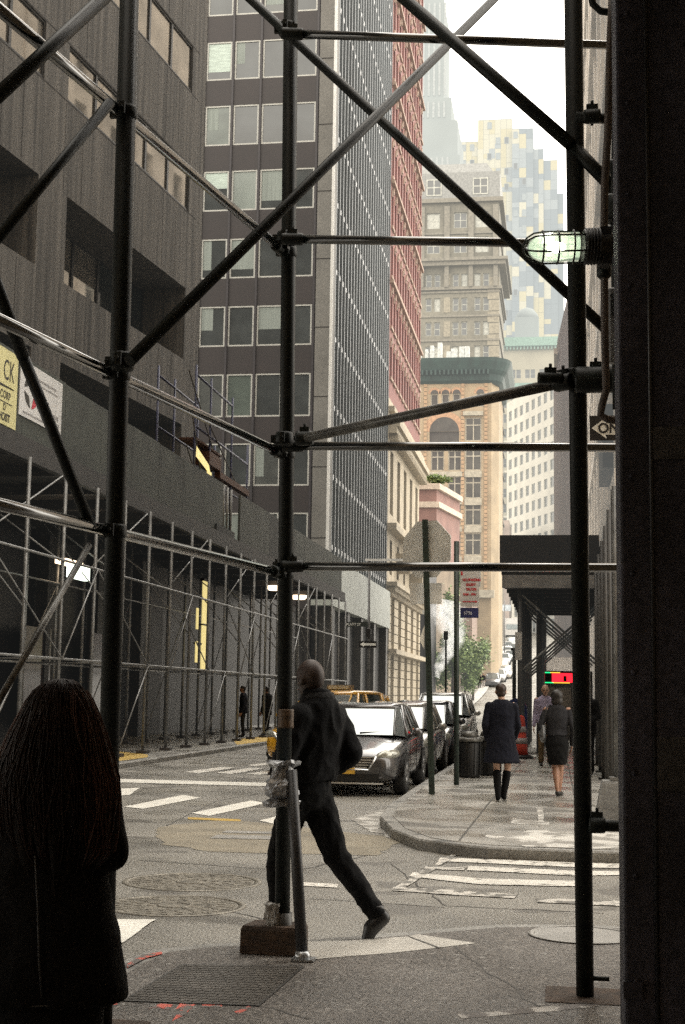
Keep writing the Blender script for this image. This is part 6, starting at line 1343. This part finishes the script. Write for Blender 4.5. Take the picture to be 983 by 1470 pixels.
# street wall of uphill buildings behind the trees
t = thing('uphill_terrace', 'low brownish brick terrace behind the trees on the uphill pavement', 'building', (-16, 172, gz(172)))
mb = MB(); mb.box(-26, -9.6, 158, 168, 6, 16.5); mb.build('wall', brick('uphill_brick', (.25, .17, .13), (.22, .15, .12), (.25, .2, .17), .5, .2), t)
for k in range(4):
    for i in range(2): window(t, (0, 157.99), U6, -15.2+i*2.4, 9.5+k*2.0 if k < 3 else 15, 1.1, 1.2, -.03, FR6, DGLASS, .1)
t = thing('uphill_offices', 'hazy mixed brick offices closing the top of the uphill street', 'building', (-4, 300, gz(300)))
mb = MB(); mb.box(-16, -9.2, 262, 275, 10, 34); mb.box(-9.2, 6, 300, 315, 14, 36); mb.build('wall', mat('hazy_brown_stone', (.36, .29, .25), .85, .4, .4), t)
for k in range(6):
    for i in range(5): window(t, (0, 299.98), U6, -8.6+i*1.9, 16.5+k*3, 1.1, 1.9, -.03, F7, G7, .12)
sm = bpy.data.materials.new('steam_volume'); sm.use_nodes = True; n_ = sm.node_tree; n_.nodes.clear(); o_ = n_.nodes.new('ShaderNodeOutputMaterial'); pv = n_.nodes.new('ShaderNodeVolumePrincipled')
pv.inputs['Color'].default_value = (.97, .97, .97, 1); g = n_.nodes.new('ShaderNodeNewGeometry'); tn = n_.nodes.new('ShaderNodeTexNoise'); tn.inputs['Scale'].default_value = .9; tn.inputs['Detail'].default_value = 4
SP = [hit(x, y, 1, 110) for x, y in ((626, 972), (633, 955), (644, 935), (650, 915), (645, 895), (641, 878), (644, 860))]; SR = [.22, .5, .75, .9, 1.15, 1.45, 1.5]
L_ = n_.links.new; z0_, z1_ = SP[0].z, SP[-1].z
sp = n_.nodes.new('ShaderNodeSeparateXYZ'); L_(g.outputs['Position'], sp.inputs[0])
tt = n_.nodes.new('ShaderNodeMapRange'); tt.inputs[1].default_value = z0_; tt.inputs[2].default_value = z1_; L_(sp.outputs[2], tt.inputs[0])
cr = n_.nodes.new('ShaderNodeValToRGB'); cr.color_ramp.elements[0].position = 0; cr.color_ramp.elements[1].position = 1
for k in range(7):
    t_ = (SP[k].z-z0_)/(z1_-z0_); e_ = cr.color_ramp.elements[0] if k == 0 else cr.color_ramp.elements[-1] if k == 6 else cr.color_ramp.elements.new(t_)
    e_.color = ((SP[k].x+14)/8, SR[k]/4, 0, 1)
L_(tt.outputs[0], cr.inputs[0]); sc_ = n_.nodes.new('ShaderNodeSeparateColor'); L_(cr.outputs[0], sc_.inputs[0])
def MT(op, a, b=None):
    q_ = n_.nodes.new('ShaderNodeMath'); q_.operation = op
    for k, v_ in enumerate((a, b)):
        if v_ is None: continue
        if isinstance(v_, (int, float)): q_.inputs[k].default_value = v_
        else: L_(v_, q_.inputs[k])
    return q_.outputs[0]
wob = MT('MULTIPLY', MT('SUBTRACT', tn.outputs[0], .5), 2.2)
dx_ = MT('ADD', MT('SUBTRACT', sp.outputs[0], MT('SUBTRACT', MT('MULTIPLY', sc_.outputs[0], 8), 14)), wob); dy_ = MT('SUBTRACT', sp.outputs[1], 110)
dd_ = MT('DIVIDE', MT('SQRT', MT('ADD', MT('MULTIPLY', dx_, dx_), MT('MULTIPLY', dy_, dy_))), MT('MULTIPLY', sc_.outputs[1], 4))
fall = MT('MAXIMUM', MT('SUBTRACT', 1, dd_), 0); t2n = n_.nodes.new('ShaderNodeTexNoise'); t2n.inputs['Scale'].default_value = 2.2; t2n.inputs['Detail'].default_value = 5; L_(g.outputs['Position'], t2n.inputs['Vector'])
br = MT('MAXIMUM', MT('MULTIPLY', MT('SUBTRACT', t2n.outputs[0], .36), 5.5), 0); fade = MT('SUBTRACT', 1, MT('MULTIPLY', tt.outputs[0], .8))
L_(MT('MULTIPLY', MT('MULTIPLY', MT('MULTIPLY', fall, br), fade), 2.6), pv.inputs['Density']); L_(pv.outputs[0], o_.inputs['Volume'])
pv.inputs['Emission Strength'].default_value = .0
em_ = MT('MULTIPLY', MT('MULTIPLY', MT('MULTIPLY', fall, br), fade), .9); L_(em_, pv.inputs['Emission Strength']); pv.inputs['Emission Color'].default_value = (.9, .91, .88, 1)  # emission added so the plume stays white in the dim street
pts = SP; pl_ = []; rr_ = []
for i in range(6): pl_ += [SP[i].lerp(SP[i+1], k/5) for k in range(5)]; rr_ += [1.5*(SR[i]+(SR[i+1]-SR[i])*k/5) for k in range(5)]
mb = MB(); mb.path(pl_, rr_, 20); so_ = mb.build('steam', sm, fix=True)
tag(so_, 'white steam plume rising from the street beside the sign poles', 'steam', kind='stuff')
# ------------------------------------------------------------------ haze painted into far materials as emission; also lifts shade on nearer ones
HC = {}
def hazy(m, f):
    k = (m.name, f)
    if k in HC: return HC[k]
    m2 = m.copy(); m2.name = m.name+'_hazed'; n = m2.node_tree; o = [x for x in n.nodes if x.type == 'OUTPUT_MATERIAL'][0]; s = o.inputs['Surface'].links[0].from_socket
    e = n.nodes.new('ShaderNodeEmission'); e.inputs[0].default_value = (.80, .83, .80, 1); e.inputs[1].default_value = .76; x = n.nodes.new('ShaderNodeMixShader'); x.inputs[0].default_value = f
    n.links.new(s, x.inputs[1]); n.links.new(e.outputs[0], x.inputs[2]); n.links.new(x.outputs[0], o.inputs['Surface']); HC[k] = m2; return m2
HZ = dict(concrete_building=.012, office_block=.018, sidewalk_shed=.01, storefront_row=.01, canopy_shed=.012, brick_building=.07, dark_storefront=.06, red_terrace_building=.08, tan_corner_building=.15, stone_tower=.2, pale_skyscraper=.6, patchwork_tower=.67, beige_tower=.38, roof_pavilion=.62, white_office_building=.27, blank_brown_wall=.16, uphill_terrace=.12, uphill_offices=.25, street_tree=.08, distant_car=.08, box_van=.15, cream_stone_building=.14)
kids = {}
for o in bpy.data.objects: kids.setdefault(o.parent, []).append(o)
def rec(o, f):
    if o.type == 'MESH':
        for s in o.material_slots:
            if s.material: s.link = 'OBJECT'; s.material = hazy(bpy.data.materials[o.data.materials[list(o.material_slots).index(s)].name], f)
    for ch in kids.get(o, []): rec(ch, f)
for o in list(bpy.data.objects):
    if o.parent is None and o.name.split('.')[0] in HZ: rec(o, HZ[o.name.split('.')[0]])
